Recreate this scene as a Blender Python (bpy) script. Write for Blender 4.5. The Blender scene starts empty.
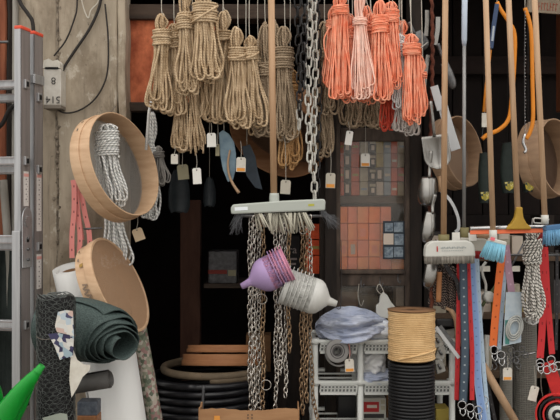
import bpy, math, random
import numpy as np
from mathutils import Vector, Matrix, Quaternion
# ------------------------------------------------------------------ camera, sky, exposure
sc = bpy.context.scene
C = sc.collection
D, F, ZC = 3.4, 850.0, 1.40           # camera distance to the shop front, focal length in px (560 wide), eye height
cam_d = bpy.data.cameras.new('camera'); cam_d.sensor_width = 36; cam_d.lens = F/560*36
cam_d.clip_end = 200
cam = bpy.data.objects.new('camera', cam_d); C.objects.link(cam)
cam.location = (0, -D, ZC); cam.rotation_euler = (math.pi/2, 0, 0)
sc.camera = cam
w = bpy.data.worlds.new('overcast_sky'); sc.world = w; w.use_nodes = True
nt = w.node_tree; nt.nodes.clear()
o_ = nt.nodes.new('ShaderNodeOutputWorld'); b_ = nt.nodes.new('ShaderNodeBackground')
tc_ = nt.nodes.new('ShaderNodeTexCoord'); sp_ = nt.nodes.new('ShaderNodeSeparateXYZ')
mr_ = nt.nodes.new('ShaderNodeMapRange'); mr_.inputs['From Min'].default_value = 0; mr_.inputs['From Max'].default_value = 1
mr_.inputs['To Min'].default_value = 0.62; mr_.inputs['To Max'].default_value = 1.7
nt.links.new(tc_.outputs['Generated'], sp_.inputs[0]); nt.links.new(sp_.outputs['Z'], mr_.inputs['Value'])
nt.links.new(mr_.outputs[0], b_.inputs['Strength']); b_.inputs['Color'].default_value = (1.0, 0.965, 0.915, 1)
nt.links.new(b_.outputs[0], o_.inputs[0])
vs = sc.view_settings
vs.view_transform = 'Standard'; vs.look = 'None'; vs.gamma = 1.0; vs.use_curve_mapping = False
vs.exposure = 0.48
R = random.Random(7)
PI = math.pi

# ------------------------------------------------------------------ helpers
def S(y=0.0): return (D + y)/F                      # metres per photo pixel at depth y
def P(px, py, y=0.0):
    s = S(y); return np.array(((px-280)*s, y, ZC + (210-py)*s))
def lin(c):
    c = [x/255 for x in c[:3]]
    return tuple((x/12.92 if x <= .04045 else ((x+.055)/1.055)**2.4) for x in c) + (1.0,)
def frame(origin, zaxis, up=(0, 0, 1)):
    """4x4: local z along zaxis, local y close to up"""
    z = Vector(zaxis).normalized(); u = Vector(up)
    x = u.cross(z)
    if x.length < 1e-5: x = Vector((1, 0, 0)).cross(z)
    x.normalize(); y = z.cross(x)
    m = Matrix((x, y, z)).transposed().to_4x4(); m.translation = Vector(origin)
    return m

class MB:
    def __init__(s): s.v = []; s.f = []; s.sm = []; s.uv = []; s.n = 0
    def add(s, verts, faces, smooth=False, uvs=None):
        verts = np.asarray(verts, float).reshape(-1, 3); s.v.append(verts)
        b = s.n
        for i, f in enumerate(faces):
            s.f.append(tuple(b+k for k in f)); s.sm.append(smooth)
            s.uv.append(uvs[i] if uvs is not None else None)
        s.n += len(verts); return s
    def tr(s, pts, m):
        pts = np.asarray(pts, float).reshape(-1, 3)
        if m is None: return pts
        a = np.array(m); return pts @ a[:3, :3].T + a[:3, 3]
    def box(s, c, size, m=None):
        x, y, z = [k/2 for k in size]; c = np.asarray(c, float)
        v = np.array([(-x,-y,-z),(x,-y,-z),(x,y,-z),(-x,y,-z),(-x,-y,z),(x,-y,z),(x,y,z),(-x,y,z)]) + c
        return s.add(s.tr(v, m), [(0,3,2,1),(4,5,6,7),(0,1,5,4),(1,2,6,5),(2,3,7,6),(3,0,4,7)])
    def pbox(s, x0, y0, x1, y1, ya, yb):
        """box with its front face at depth ya filling photo px x0..x1, y0..y1, running back to depth yb"""
        a = P(x0, y1, ya); b = P(x1, y0, ya)
        return s.box(((a[0]+b[0])/2, (ya+yb)/2, (a[2]+b[2])/2), (abs(b[0]-a[0]), abs(yb-ya), abs(b[2]-a[2])))
    def tube(s, pts, r, n=6, cap=True, closed=False, flat=1.0):
        pts = np.asarray(pts, float); k = len(pts)
        if closed: t = np.roll(pts, -1, 0) - np.roll(pts, 1, 0)
        else: t = np.gradient(pts, axis=0)
        t = t/(np.linalg.norm(t, axis=1)[:, None]+1e-12)
        a = np.array((0, 0, 1.0)) if abs(t[0][2]) < .9 else np.array((0, 1.0, 0))
        nn = np.cross(t[0], a); nn /= np.linalg.norm(nn)
        N = [nn]
        for i in range(1, k):
            nn = nn - t[i]*nn.dot(t[i]); nn = nn/(np.linalg.norm(nn)+1e-12); N.append(nn)
        N = np.array(N); B = np.cross(t, N)
        rr = np.broadcast_to(np.asarray(r, float), (k,))
        an = np.arange(n)*2*PI/n
        v = pts[:, None, :] + rr[:, None, None]*(np.cos(an)[None, :, None]*N[:, None, :] + flat*np.sin(an)[None, :, None]*B[:, None, :])
        L = np.concatenate(([0], np.cumsum(np.linalg.norm(np.diff(pts, axis=0), axis=1))))
        fs = []; uv = []
        for i in range(k if closed else k-1):
            i2 = (i+1) % k; l2 = L[i2] if i2 else L[-1]+np.linalg.norm(pts[0]-pts[-1])
            for j in range(n):
                j2 = (j+1) % n
                fs.append((i*n+j, i*n+j2, i2*n+j2, i2*n+j))
                u0 = j/n; u1 = (j+1)/n
                uv.append(((u0, L[i]), (u1, L[i]), (u1, l2), (u0, l2)))
        s.add(v.reshape(-1, 3), fs, True, uv)
        if cap and not closed:
            b = s.n - k*n
            s.f += [tuple(b+j for j in reversed(range(n))), tuple(b+(k-1)*n+j for j in range(n))]; s.sm += [False, False]; s.uv += [None, None]
        return s
    def lathe(s, prof, m=None, n=28, close=False, smooth=True):
        """prof: list of (r, z)"""
        k = len(prof); an = np.arange(n)*2*PI/n
        v = np.array([[(r*math.cos(a), r*math.sin(a), z) for a in an] for r, z in prof]).reshape(-1, 3)
        fs = []
        for i in range(k if close else k-1):
            i2 = (i+1) % k
            for j in range(n):
                j2 = (j+1) % n; fs.append((i*n+j, i*n+j2, i2*n+j2, i2*n+j))
        return s.add(s.tr(v, m), fs, smooth)
    def prism(s, out, d0, d1, m=None):
        """outline (list of 2D) extruded along local z from d0 to d1"""
        n = len(out)
        v = [(x, y, d0) for x, y in out] + [(x, y, d1) for x, y in out]
        fs = [tuple(reversed(range(n))), tuple(range(n, 2*n))] + [(i, (i+1) % n, n+(i+1) % n, n+i) for i in range(n)]
        return s.add(s.tr(v, m), fs)
    def grid(s, g, smooth=True):
        """g[i][j] points"""
        g = np.asarray(g, float); a, b = g.shape[:2]
        fs = []; uv = []
        for i in range(a-1):
            for j in range(b-1):
                fs.append((i*b+j, i*b+j+1, (i+1)*b+j+1, (i+1)*b+j))
                uv.append(((j/(b-1), i/(a-1)), ((j+1)/(b-1), i/(a-1)), ((j+1)/(b-1), (i+1)/(a-1)), (j/(b-1), (i+1)/(a-1))))
        return s.add(g.reshape(-1, 3), fs, smooth, uv)
    def ball(s, c, r, n=10, m=None, sc=(1, 1, 1)):
        pr = [(max(1e-4, math.sin(PI*i/n)), -math.cos(PI*i/n)) for i in range(n+1)]
        v = MB().lathe(pr, None, n*2); vv = np.concatenate(v.v)*np.array(sc)*r
        return s.add(s.tr(vv + (np.asarray(c) if m is None else 0), m) if m is None else s.tr(vv, m), v.f, True)
    def mesh(s, name, mat, origin):
        me = bpy.data.meshes.new(name)
        vv = np.concatenate(s.v) - np.asarray(origin, float)
        me.from_pydata(vv.tolist(), [], s.f)
        me.polygons.foreach_set('use_smooth', s.sm)
        if any(u is not None for u in s.uv):
            ul = me.uv_layers.new(name='UVMap'); flat = []
            for f, u in zip(s.f, s.uv):
                if u is None: flat += [0.0, 0.0]*len(f)
                else:
                    for q in u: flat += [q[0], q[1]]
            ul.data.foreach_set('uv', flat)
        me.materials.append(mat); me.update()
        return me
    def build(s, name, mat, parent=None, bevel=0, solid=0, kind=None, sub=0):
        allv = np.concatenate(s.v)
        if parent is None:
            lo = allv.min(0); hi = allv.max(0); org = np.array(((lo[0]+hi[0])/2, (lo[1]+hi[1])/2, lo[2]))
        else: org = worg[parent.name]
        me = s.mesh(name, mat, org)
        o = bpy.data.objects.new(name, me); C.objects.link(o)
        if parent is None: o.location = org
        else: o.parent = parent
        worg[o.name] = org
        if solid:
            k = o.modifiers.new('solid', 'SOLIDIFY'); k.thickness = solid; k.offset = 0
        if bevel:
            k = o.modifiers.new('bevel', 'BEVEL'); k.width = bevel; k.segments = 2; k.limit_method = 'ANGLE'
        if sub:
            k = o.modifiers.new('sub', 'SUBSURF'); k.levels = sub; k.render_levels = sub
        if kind: o['kind'] = kind
        return o
worg = {}
def tag(o, label, cat, group=None):
    o['label'] = label; o['category'] = cat
    if group: o['group'] = group
    return o
def thing(name, label, cat, loc, group=None):
    o = bpy.data.objects.new(name, None); C.objects.link(o); o.empty_display_size = .05
    o.location = tuple(loc); worg[o.name] = np.asarray(loc, float)
    return tag(o, label, cat, group)
def struct(o): o['kind'] = 'structure'; return o
def lettering(name, txt, size, m, mat, parent, ext=.0006, align='CENTER'):
    cu = bpy.data.curves.new('t', 'FONT'); cu.body = txt; cu.size = size; cu.extrude = ext; cu.align_x = align; cu.align_y = 'CENTER'
    cu.resolution_u = 3
    o = bpy.data.objects.new('t', cu); C.objects.link(o)
    dg = bpy.context.evaluated_depsgraph_get(); me = bpy.data.meshes.new_from_object(o.evaluated_get(dg))
    bpy.data.objects.remove(o); bpy.data.curves.remove(cu)
    me.transform(m); me.transform(Matrix.Translation(-Vector(worg[parent.name]) if parent else Vector()))
    me.materials.clear(); me.materials.append(mat); me.name = name
    p = bpy.data.objects.new(name, me); C.objects.link(p); p.parent = parent
    return p
def facing(px, py, y, rot=0):
    """local x right, local y up, local z toward the camera"""
    m = Matrix(((1, 0, 0), (0, 0, -1), (0, 1, 0))).to_4x4()
    m = m @ Matrix.Rotation(rot, 4, 'Z')
    m.translation = Vector(P(px, py, y)); return m
def curve(pts, n=24):
    """Catmull-Rom through pts"""
    p = np.asarray(pts, float); k = len(p)
    q = np.vstack((2*p[0]-p[1], p, 2*p[-1]-p[-2])); out = []
    for t in np.linspace(0, k-1-1e-9, n):
        i = int(t); f = t-i; a, b, c, d = q[i], q[i+1], q[i+2], q[i+3]
        out.append(.5*((2*b)+(-a+c)*f+(2*a-5*b+4*c-d)*f*f+(-a+3*b-3*c+d)*f**3))
    return np.array(out)
def pcurve(pp, y, n=24): return curve([P(a[0], a[1], a[2] if len(a) > 2 else y) for a in pp], n)

# ------------------------------------------------------------------ materials
MC = {}
def mat(name, rgb, rgb2=None, rough=.7, metal=0., scale=(12, 12, 12), island=0., bump=0., bscale=None, spec=.4, trans=0., ior=1.45, alpha=1., contrast=(.35, .65), detail=4, uvtwist=0, sss=0, coat=0, bdist=.004):
    if name in MC: return MC[name]
    m = bpy.data.materials.new(name); m.use_nodes = True; MC[name] = m
    nt = m.node_tree; N = nt.nodes; L = nt.links; b = N['Principled BSDF']
    b.inputs['Roughness'].default_value = rough; b.inputs['Metallic'].default_value = metal
    b.inputs['Specular IOR Level'].default_value = spec
    b.inputs['Transmission Weight'].default_value = trans; b.inputs['IOR'].default_value = ior; b.inputs['Alpha'].default_value = alpha
    if sss: b.inputs['Subsurface Weight'].default_value = sss; b.inputs['Subsurface Radius'].default_value = (.02, .02, .02); b.inputs['Subsurface Scale'].default_value = .3
    if coat: b.inputs['Coat Weight'].default_value = coat
    c1 = lin(rgb); b.inputs['Base Color'].default_value = c1
    tc = N.new('ShaderNodeTexCoord'); col = None
    if rgb2 is not None:
        mp = N.new('ShaderNodeMapping'); mp.inputs['Scale'].default_value = scale
        L.new(tc.outputs['Object'], mp.inputs[0])
        nz = N.new('ShaderNodeTexNoise'); nz.inputs['Scale'].default_value = 1; nz.inputs['Detail'].default_value = detail; nz.inputs['Roughness'].default_value = .62
        L.new(mp.outputs[0], nz.inputs['Vector'])
        cr = N.new('ShaderNodeValToRGB'); cr.color_ramp.elements[0].position = contrast[0]; cr.color_ramp.elements[1].position = contrast[1]
        cr.color_ramp.elements[0].color = c1; cr.color_ramp.elements[1].color = lin(rgb2)
        L.new(nz.outputs['Fac'], cr.inputs[0]); col = cr.outputs[0]
    if island:
        g = N.new('ShaderNodeNewGeometry'); mr = N.new('ShaderNodeMapRange')
        mr.inputs['To Min'].default_value = 1-island; mr.inputs['To Max'].default_value = 1+island*.6
        L.new(g.outputs['Random Per Island'], mr.inputs['Value'])
        mx = N.new('ShaderNodeMix'); mx.data_type = 'RGBA'; mx.blend_type = 'MULTIPLY'; mx.inputs[0].default_value = 1
        if col: L.new(col, mx.inputs[6])
        else: mx.inputs[6].default_value = c1
        L.new(mr.outputs[0], mx.inputs[7]); col = mx.outputs[2]
    if col: L.new(col, b.inputs['Base Color'])
    if bump:
        bp = N.new('ShaderNodeBump'); bp.inputs['Strength'].default_value = bump; bp.inputs['Distance'].default_value = bdist
        if uvtwist:
            mp2 = N.new('ShaderNodeMapping'); mp2.inputs['Scale'].default_value = (1, uvtwist, 1); mp2.inputs['Rotation'].default_value = (0, 0, 0)
            L.new(tc.outputs['UV'], mp2.inputs[0])
            wv = N.new('ShaderNodeTexWave'); wv.bands_direction = 'DIAGONAL'; wv.inputs['Scale'].default_value = 1.0
            L.new(mp2.outputs[0], wv.inputs['Vector']); L.new(wv.outputs['Fac'], bp.inputs['Height'])
        else:
            mp2 = N.new('ShaderNodeMapping'); mp2.inputs['Scale'].default_value = bscale or scale
            L.new(tc.outputs['Object'], mp2.inputs[0])
            n2 = N.new('ShaderNodeTexNoise'); n2.inputs['Scale'].default_value = 1; n2.inputs['Detail'].default_value = 5
            L.new(mp2.outputs[0], n2.inputs['Vector']); L.new(n2.outputs['Fac'], bp.inputs['Height'])
        L.new(bp.outputs[0], b.inputs['Normal'])
    return m
def mat_stripe(name, rgb, rgb2, freq, rough=.8, thr=.5, diag=True):
    """woven two-colour rope or strap: pattern along the UV length"""
    m = mat(name, rgb, rough=rough); nt = m.node_tree; N = nt.nodes; L = nt.links; b = N['Principled BSDF']
    tc = N.new('ShaderNodeTexCoord'); mp = N.new('ShaderNodeMapping'); mp.inputs['Scale'].default_value = (freq[0], freq[1], 1)
    L.new(tc.outputs['UV'], mp.inputs[0]); ck = N.new('ShaderNodeTexWave') if diag else N.new('ShaderNodeTexVoronoi')
    if diag: ck.bands_direction = 'DIAGONAL'; ck.inputs['Scale'].default_value = 1
    else: ck.inputs['Scale'].default_value = 1; ck.inputs['Randomness'].default_value = 0
    L.new(mp.outputs[0], ck.inputs['Vector'])
    cr = N.new('ShaderNodeValToRGB'); cr.color_ramp.interpolation = 'CONSTANT'
    cr.color_ramp.elements[0].color = lin(rgb); cr.color_ramp.elements[1].color = lin(rgb2); cr.color_ramp.elements[1].position = thr
    L.new(ck.outputs[0], cr.inputs[0]); L.new(cr.outputs[0], b.inputs['Base Color']); return m
def mat_glass(name, tint, gloss=.06, dust_haze=.05):
    if name in MC: return MC[name]
    m = bpy.data.materials.new(name); m.use_nodes = True; MC[name] = m; nt = m.node_tree; N = nt.nodes; L = nt.links; N.clear()
    out = N.new('ShaderNodeOutputMaterial'); t = N.new('ShaderNodeBsdfTransparent'); t.inputs[0].default_value = lin(tint)
    g = N.new('ShaderNodeBsdfGlossy'); g.inputs['Roughness'].default_value = .08
    d = N.new('ShaderNodeBsdfDiffuse'); d.inputs[0].default_value = lin((190, 180, 165))
    fr = N.new('ShaderNodeFresnel'); fr.inputs[0].default_value = 1.45
    m1 = N.new('ShaderNodeMixShader'); L.new(fr.outputs[0], m1.inputs[0]); L.new(t.outputs[0], m1.inputs[1]); L.new(g.outputs[0], m1.inputs[2])
    nz = N.new('ShaderNodeTexNoise'); nz.inputs['Scale'].default_value = 9; nz.inputs['Detail'].default_value = 6
    mr = N.new('ShaderNodeMapRange'); mr.inputs['From Min'].default_value = .35; mr.inputs['From Max'].default_value = .75; mr.inputs['To Min'].default_value = dust_haze*.3; mr.inputs['To Max'].default_value = dust_haze*2
    tc = N.new('ShaderNodeTexCoord'); L.new(tc.outputs['Object'], nz.inputs[0]); L.new(nz.outputs['Fac'], mr.inputs['Value'])
    m2 = N.new('ShaderNodeMixShader'); L.new(mr.outputs[0], m2.inputs[0]); L.new(m1.outputs[0], m2.inputs[1]); L.new(d.outputs[0], m2.inputs[2])
    L.new(m2.outputs[0], out.inputs[0]); return m

jute = mat('jute_rope', (178,152,120), (214,190,158), rough=.95, scale=(20,20,20), island=.16, bump=.5, uvtwist=60, spec=.1)
jute2 = mat('tan_rope', (176,134,88), (204,164,118), rough=.95, scale=(20,20,20), island=.15, bump=.5, uvtwist=60, spec=.1)
jute3 = mat('grey_jute_rope', (146,128,106), (178,158,134), rough=.95, scale=(20,20,20), island=.15, bump=.5, uvtwist=60, spec=.1)
orange_r = mat('orange_cord', (243,132,94), (253,180,148), rough=.5, scale=(25,25,25), island=.18, spec=.5)
pink_r = mat('pink_cord', (246,190,168), (252,218,204), rough=.5, scale=(25,25,25), island=.12, spec=.5)
redor_r = mat('red_cord', (205,66,44), (225,92,66), rough=.5, scale=(25,25,25), island=.18, spec=.5)
white_r = mat('white_cord', (205,205,202), (228,228,226), rough=.7, island=.12, bump=.3, uvtwist=70)
grey_r = mat('grey_cord', (178,170,164), (205,198,192), rough=.7, island=.15)
bw_r = mat_stripe('black_white_rope', (216,212,204), (74,72,70), (1.0, 45), thr=.68)
wg_r = mat_stripe('white_grey_rope', (228,228,224), (176,178,178), (1.0, 40), thr=.68)
wood_l = mat('pale_wood', (168,136,106), (188,157,127), rough=.6, scale=(60,60,4), bump=.1, spec=.3)
wood_h = mat('handle_wood', (160,126,94), (180,146,114), rough=.55, scale=(70,70,4), bump=.08)
wood_hoop = mat('hoop_wood', (186,152,120), (202,170,138), rough=.6, scale=(8,8,50), bump=.06)
wood_hoop_d = mat('dark_hoop_wood', (150,106,74), (172,128,94), rough=.6, scale=(8,8,40), bump=.06)
wood_hoop_g = mat('aged_hoop_wood', (150,122,98), (172,142,114), rough=.6, scale=(8,8,40), bump=.06)
wood_dk = mat('dark_timber', (26,20,17), (46,37,31), rough=.8, scale=(30,30,4), bump=.4)
wood_dk_h = mat('dark_timber_across', (46,37,31), (80,66,56), rough=.8, scale=(4,30,30), bump=.4)
wood_door = mat('grey_brown_paint', (50,41,35), (92,78,68), rough=.7, scale=(20,20,6), bump=.3)
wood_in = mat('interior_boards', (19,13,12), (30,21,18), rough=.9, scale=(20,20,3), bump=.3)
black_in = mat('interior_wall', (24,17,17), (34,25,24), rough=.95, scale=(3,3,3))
alu = mat('aluminium', (164,165,168), (186,187,189), rough=.42, metal=.75, scale=(60,60,3), spec=.5)
alu_w = mat('aluminium_web', (138,131,130), (154,147,145), rough=.5, metal=.45, scale=(60,60,3))
steel = mat('steel', (185,185,186), (205,205,205), rough=.26, metal=.95, scale=(12,12,12))
steel_d = mat('dark_steel', (86,86,88), (120,120,120), rough=.42, metal=.8, scale=(30,30,30))
zinc = mat('zinc_chain', (196,190,182), (220,214,206), rough=.25, metal=.9, island=.3)
zinc_y = mat('brass_chain', (150,124,98), (182,156,126), rough=.3, metal=.85, island=.35)
rust = mat('rusty_cord', (70,36,26), (110,62,46), rough=.9, scale=(40,40,40), bump=.6)
red_pl = mat('red_plastic', (224,84,60), rough=.5)
white_pl = mat('white_plastic', (206,208,204), rough=.45)
white_off = mat('offwhite_plastic', (204,204,198), (190,189,182), rough=.5, scale=(9,9,9))
black_pl = mat('black_plastic', (26,26,28), rough=.3)
black_m = mat('black_matte', (18,17,18), rough=.8)
paper = mat('paper', (214,210,200), (196,190,178), rough=.85, scale=(25,25,25))
paper_w = mat('white_paper', (226,224,218), rough=.8)
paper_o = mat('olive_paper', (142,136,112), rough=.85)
ink = mat('ink', (60,58,58), rough=.8)
ink_o = mat('orange_print', (222,150,70), rough=.8)
ink_r = mat('red_print', (176,52,52), rough=.8)
string_m = mat('string', (196,190,178), rough=.8)
wire_m = mat('wire', (120,112,104), rough=.5, metal=.5)
cable_m = mat('black_cable', (42,38,36), rough=.7)
card_m = mat('cardboard', (154,114,80), (170,130,94), rough=.85, scale=(6,6,30))
card_d = mat('cardboard_dark', (116,84,58), (134,100,70), rough=.85, scale=(6,6,30))
green_c = mat('shade_cloth', (46,58,57), (70,84,81), rough=.75, scale=(220,220,220), bump=.25, contrast=(.42,.58))
green_pl = mat('green_plastic', (0,128,34), (8,142,44), rough=.34, sss=.15)
poly_w = mat('white_sheet', (222,222,220), (206,206,204), rough=.5, scale=(5,5,2), sss=.2)
fx = mat('frosted_funnel', (222,222,218), rough=.35, trans=.25, ior=1.2)
purp = mat('purple_plastic', (186,160,206), rough=.3, trans=.2, ior=1.2)
pinkp = mat('pink_plastic', (222,156,182), rough=.3, trans=.15, ior=1.2)
bag_m = mat('plastic_bag', (170,180,206), (204,210,226), rough=.3, scale=(14,14,14), spec=.6, trans=.15, ior=1.1, bump=1.0, bscale=(9,22,42), bdist=.03)
bag_w = mat('white_bag', (206,206,204), (226,226,226), rough=.4, scale=(14,14,14), bump=.4, bscale=(30,30,30))

# ------------------------------------------------------------------ setting
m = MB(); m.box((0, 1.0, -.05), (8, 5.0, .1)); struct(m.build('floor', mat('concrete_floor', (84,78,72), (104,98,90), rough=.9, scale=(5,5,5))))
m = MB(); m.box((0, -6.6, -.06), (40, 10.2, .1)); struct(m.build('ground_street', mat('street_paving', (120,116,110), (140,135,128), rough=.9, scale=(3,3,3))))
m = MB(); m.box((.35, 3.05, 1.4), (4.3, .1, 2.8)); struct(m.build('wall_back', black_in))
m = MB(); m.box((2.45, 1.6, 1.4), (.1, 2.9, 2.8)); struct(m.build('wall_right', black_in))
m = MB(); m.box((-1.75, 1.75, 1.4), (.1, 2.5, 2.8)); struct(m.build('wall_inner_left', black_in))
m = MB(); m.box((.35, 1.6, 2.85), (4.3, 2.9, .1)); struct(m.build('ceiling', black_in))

# weathered pillar and the boards left of it
def mat_pillar():
    m = mat('weathered_pillar', (138,126,110), (186,173,154), rough=.95, scale=(9,9,2.2), bump=.7, bscale=(40,40,14), contrast=(.3,.7), detail=8)
    nt = m.node_tree; N = nt.nodes; L = nt.links; b = N['Principled BSDF']
    src = b.inputs['Base Color'].links[0].from_socket
    tc = N.new('ShaderNodeTexCoord')
    def layer(src, scale, pos, colr, amt, distort=0):
        mp = N.new('ShaderNodeMapping'); mp.inputs['Scale'].default_value = scale; L.new(tc.outputs['Object'], mp.inputs[0])
        nz = N.new('ShaderNodeTexNoise'); nz.inputs['Scale'].default_value = 1; nz.inputs['Detail'].default_value = 8; nz.inputs['Roughness'].default_value = .7
        L.new(mp.outputs[0], nz.inputs[0])
        mr = N.new('ShaderNodeMapRange'); mr.inputs['From Min'].default_value = pos[0]; mr.inputs['From Max'].default_value = pos[1]; mr.inputs['To Max'].default_value = amt
        L.new(nz.outputs['Fac'], mr.inputs['Value'])
        mx = N.new('ShaderNodeMix'); mx.data_type = 'RGBA'; L.new(mr.outputs[0], mx.inputs[0]); L.new(src, mx.inputs[6]); mx.inputs[7].default_value = lin(colr)
        return mx.outputs[2]
    s1 = layer(src, (30, 30, 1.2), (.56, .66), (112,102,90), .7)
    s2 = layer(s1, (5, 5, 3), (.50, .66), (112,99,82), .75)
    s3 = layer(s2, (40, 40, 26), (.63, .69), (70,60,50), .85)
    s3 = layer(s3, (14, 14, 9), (.60, .68), (204,196,182), .75)
    s4 = layer(s3, (22, 22, 6), (.62, .7), (206,198,184), .6)
    s4 = layer(s4, (60, 60, 3), (.60, .70), (96,84,70), .6)
    L.new(s4, b.inputs['Base Color']); return m
pil = mat_pillar()
def slab(parent, name, x0, x1, ya, yb, mt, z0=0.0, z1=2.75, bev=.004, wob=0.004, seed=1):
    r = random.Random(seed); a = P(x0, 0, ya)[0]; b = P(x1, 0, ya)[0]; n = 26
    g0 = []; rows = []
    for i in range(n+1):
        z = z0+(z1-z0)*i/n; d0 = r.uniform(-wob, wob); d1 = r.uniform(-wob, wob)
        rows.append([(a+d0, yb, z), (a+d0, ya+.004, z), (a+d0+.006, ya, z), ((a+b)/2, ya+r.uniform(-wob, wob)*.4, z), (b+d1-.006, ya, z), (b+d1, ya+.004, z), (b+d1, yb, z)])
    mb = MB(); mb.grid(rows, False)
    return mb.build(name, mt, parent)
wl = MB(); wl.box((-1.62, .19, 1.375), (1.95, .03, 2.75)); wl = struct(wl.build('wall_left', mat('grey_mortar', (96,88,80), (124,114,102), rough=.95, scale=(8,8,3), bump=.5)))
rb = mat('redbrown_board', (120,66,46), (158,96,68), rough=.85, scale=(30,30,4), bump=.3)
slab(wl, 'plank', -60, -8, .18, .2, rb, seed=3); slab(wl, 'plank', -7, 6, .16, .2, rb, seed=4)
slab(wl, 'plank', 7, 12, .13, .2, wood_dk, seed=5); slab(wl, 'pillar_block', 14, 57.6, .085, .18, pil, seed=6, wob=.006)
slab(wl, 'pillar_block', 58, 117.4, .075, .18, pil, seed=7, wob=.006); slab(wl, 'pillar_block', 118, 125.5, .06, .18, pil, seed=8, wob=.003)
slab(wl, 'mortar_strip', 55.5, 60, .082, .18, mat('mortar_dark', (84,75,66), (150,138,122), rough=.95, scale=(50,50,50)), seed=9, wob=.004)
# crumbling mortar joint: small stones in the joint
mb = MB(); r = random.Random(5)
for k in range(150):
    z = r.uniform(.5, 2.3); c = P(58.5+r.gauss(0, 1.5)+1.5*math.sin(z*7), 0, .075); q = r.uniform(.002, .008)
    mb.ball((c[0], .076+r.uniform(-.003, .004), z), q, 4, sc=(1, .6, r.uniform(.7, 1.6)))
mb.build('mortar_crumbs', mat('mortar_dark', (84,75,66), (150,138,122), rough=.95, scale=(50,50,50)), wl, kind='stuff')
# conduit pipes left of the ladder
for i, (pp, rr, lab) in enumerate((([(15.5, -20), (15.5, 30), (15, 120), (14, 440)], .013, 'grey conduit pipe rising behind the ladder top, right one'),
                                   ([(3, 180), (7, 230), (11, 300), (12, 440)], .017, 'leaning grey pipe between the ladder rungs'))):
    mb = MB(); mb.tube(pcurve(pp, .08-.02*i, 14), rr, 10)
    tag(mb.build('conduit_pipe', mat('pipe_grey', (140,136,128), (160,156,148), rough=.6, scale=(20,20,4))), lab, 'pipe')
mb = MB(); mb.tube(pcurve([(-4, 42, .1), (4, 42, .1), (9, 42, .1)], .1, 6), .006, 8)
tag(mb.build('wall_bracket', steel_d), 'small horizontal steel bracket rod on the boards at far left', 'bracket')
# cables
for pp, rr, lab in (([(77, -25), (77, 6), (74, 20), (66, 40), (54, 56)], .0035, 'thin brown cable curving down towards the meter box'),
                    ([(103, -25), (100, 4), (90, 28), (74, 52), (65, 66), (60, 76)], .006, 'thick black cable sweeping down to the meter box side'),
                    ([(105, 4), (108, 36), (108, 66), (104, 84), (94, 100), (80, 110), (66, 113), (56, 109)], .0035, 'thin black cable looping under the meter box'),
                    ([(17, -8), (21, 4), (28, 14), (33, 25), (34, 60)], .008, 'thick dark cable running down behind the ladder top'),
                    ([(-8, 132), (2, 124), (8, 112), (13, 106), (20, 104)], .009, 'thick black hose looping out beyond the ladder rungs'),
                    ([(80, -10), (83, 6), (88, 18), (91, 10), (98, 2), (100, -10)], .0025, 'frayed pale wire loop hanging on the pillar top')):
    mb = MB(); mb.tube(pcurve(pp, .058, 40), rr, 7)
    tag(mb.build('cable', string_m if 'pale' in lab else cable_m), lab, 'cable')
# dark green tarpaulin behind the ladder rungs
mb = MB(); g = []
for i in range(14):
    f = i/13; g.append([P(-30+46*k/20-2*f, 236+220*f, .04)+np.array((0, .012*math.sin(k*.9+f*2)+.006*math.sin(k*2.3+f*7), .006*math.sin(k*.7))) for k in range(21)])
mb.grid(g); tag(mb.build('tarpaulin', mat('dark_tarp', (26,34,32), (40,48,45), rough=.7, scale=(20,20,20)), solid=.003), 'dark green tarpaulin hanging on the boards behind the ladder rungs', 'tarpaulin')
# meter box
t = thing('meter_box', 'grey-white metal meter box painted with upside-down numbers, fixed to the pillar', 'meter box', P(52, 108, .04))
mb = MB(); mb.pbox(43.5, 69, 61, 105, .0, .08); mb.build('body', mat('box_paint', (206,202,194), (184,178,168), rough=.6, scale=(18,18,18)), t, bevel=.003)
mb = MB(); mb.pbox(43.5, 105, 61, 108.5, -.002, .08); mb.build('bottom_plate', mat('box_shadow_grey', (120,112,102), rough=.7), t, bevel=.002)  # darker grey with the shadow put into the plate's colour
mb = MB(); g = []; r = random.Random(3)
mb.prism([(-.034, 0), (.034, 0), (.036, .02), (.025, .033), (.006, .028), (-.01, .038), (-.03, .03)], -.05, .012, facing(52, 68.5, .012))
mb.build('torn_cover', paper, t)
mb = MB(); mb.pbox(45, 67, 58, 69, -.004, .02); mb.build('slot', black_m, t)
lettering('numeral', '8', .040, facing(53.5, 80.5, -.001, PI), ink, t)
lettering('numerals', '514', .040, facing(53, 99.5, -.001, PI), ink, t)

# timber around the openings
def beam(name, x0, y0, x1, y1, ya, yb, mt, parent=None, tilt=0):
    mb = MB(); mb.pbox(x0, y0, x1, y1, ya, yb); o = mb.build(name, mt, parent, bevel=.004)
    return o
t1 = struct(beam('trim_1', 122, 4, 345, 19, .16, .26, wood_dk_h))
t2 = struct(beam('trim_2', 122, 102, 215, 111, .15, .22, wood_dk_h))
rp = MB(); rp.pbox(122, 10, 215, 108, .19, .21)
def mat_rust():
    m = mat('rust_panel', (138,62,40), (226,132,92), rough=.85, scale=(17,17,12), bump=.4, contrast=(.3,.7), detail=8); return m
struct(rp.build('panel_rusty', mat_rust()))
struct(beam('trim_3', 325, 60, 336.5, 440, .21, .33, wood_dk))       # left jamb
struct(beam('trim_4', 410, -30, 422, 440, .21, .33, wood_dk))        # right jamb
struct(beam('trim_5', 320, 100, 325, 440, .26, .34, wood_dk))
mb = MB(); mb.box((.2, .30, 2.62), (4.4, .18, .3)); struct(mb.build('lintel', wood_dk_h))
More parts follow.
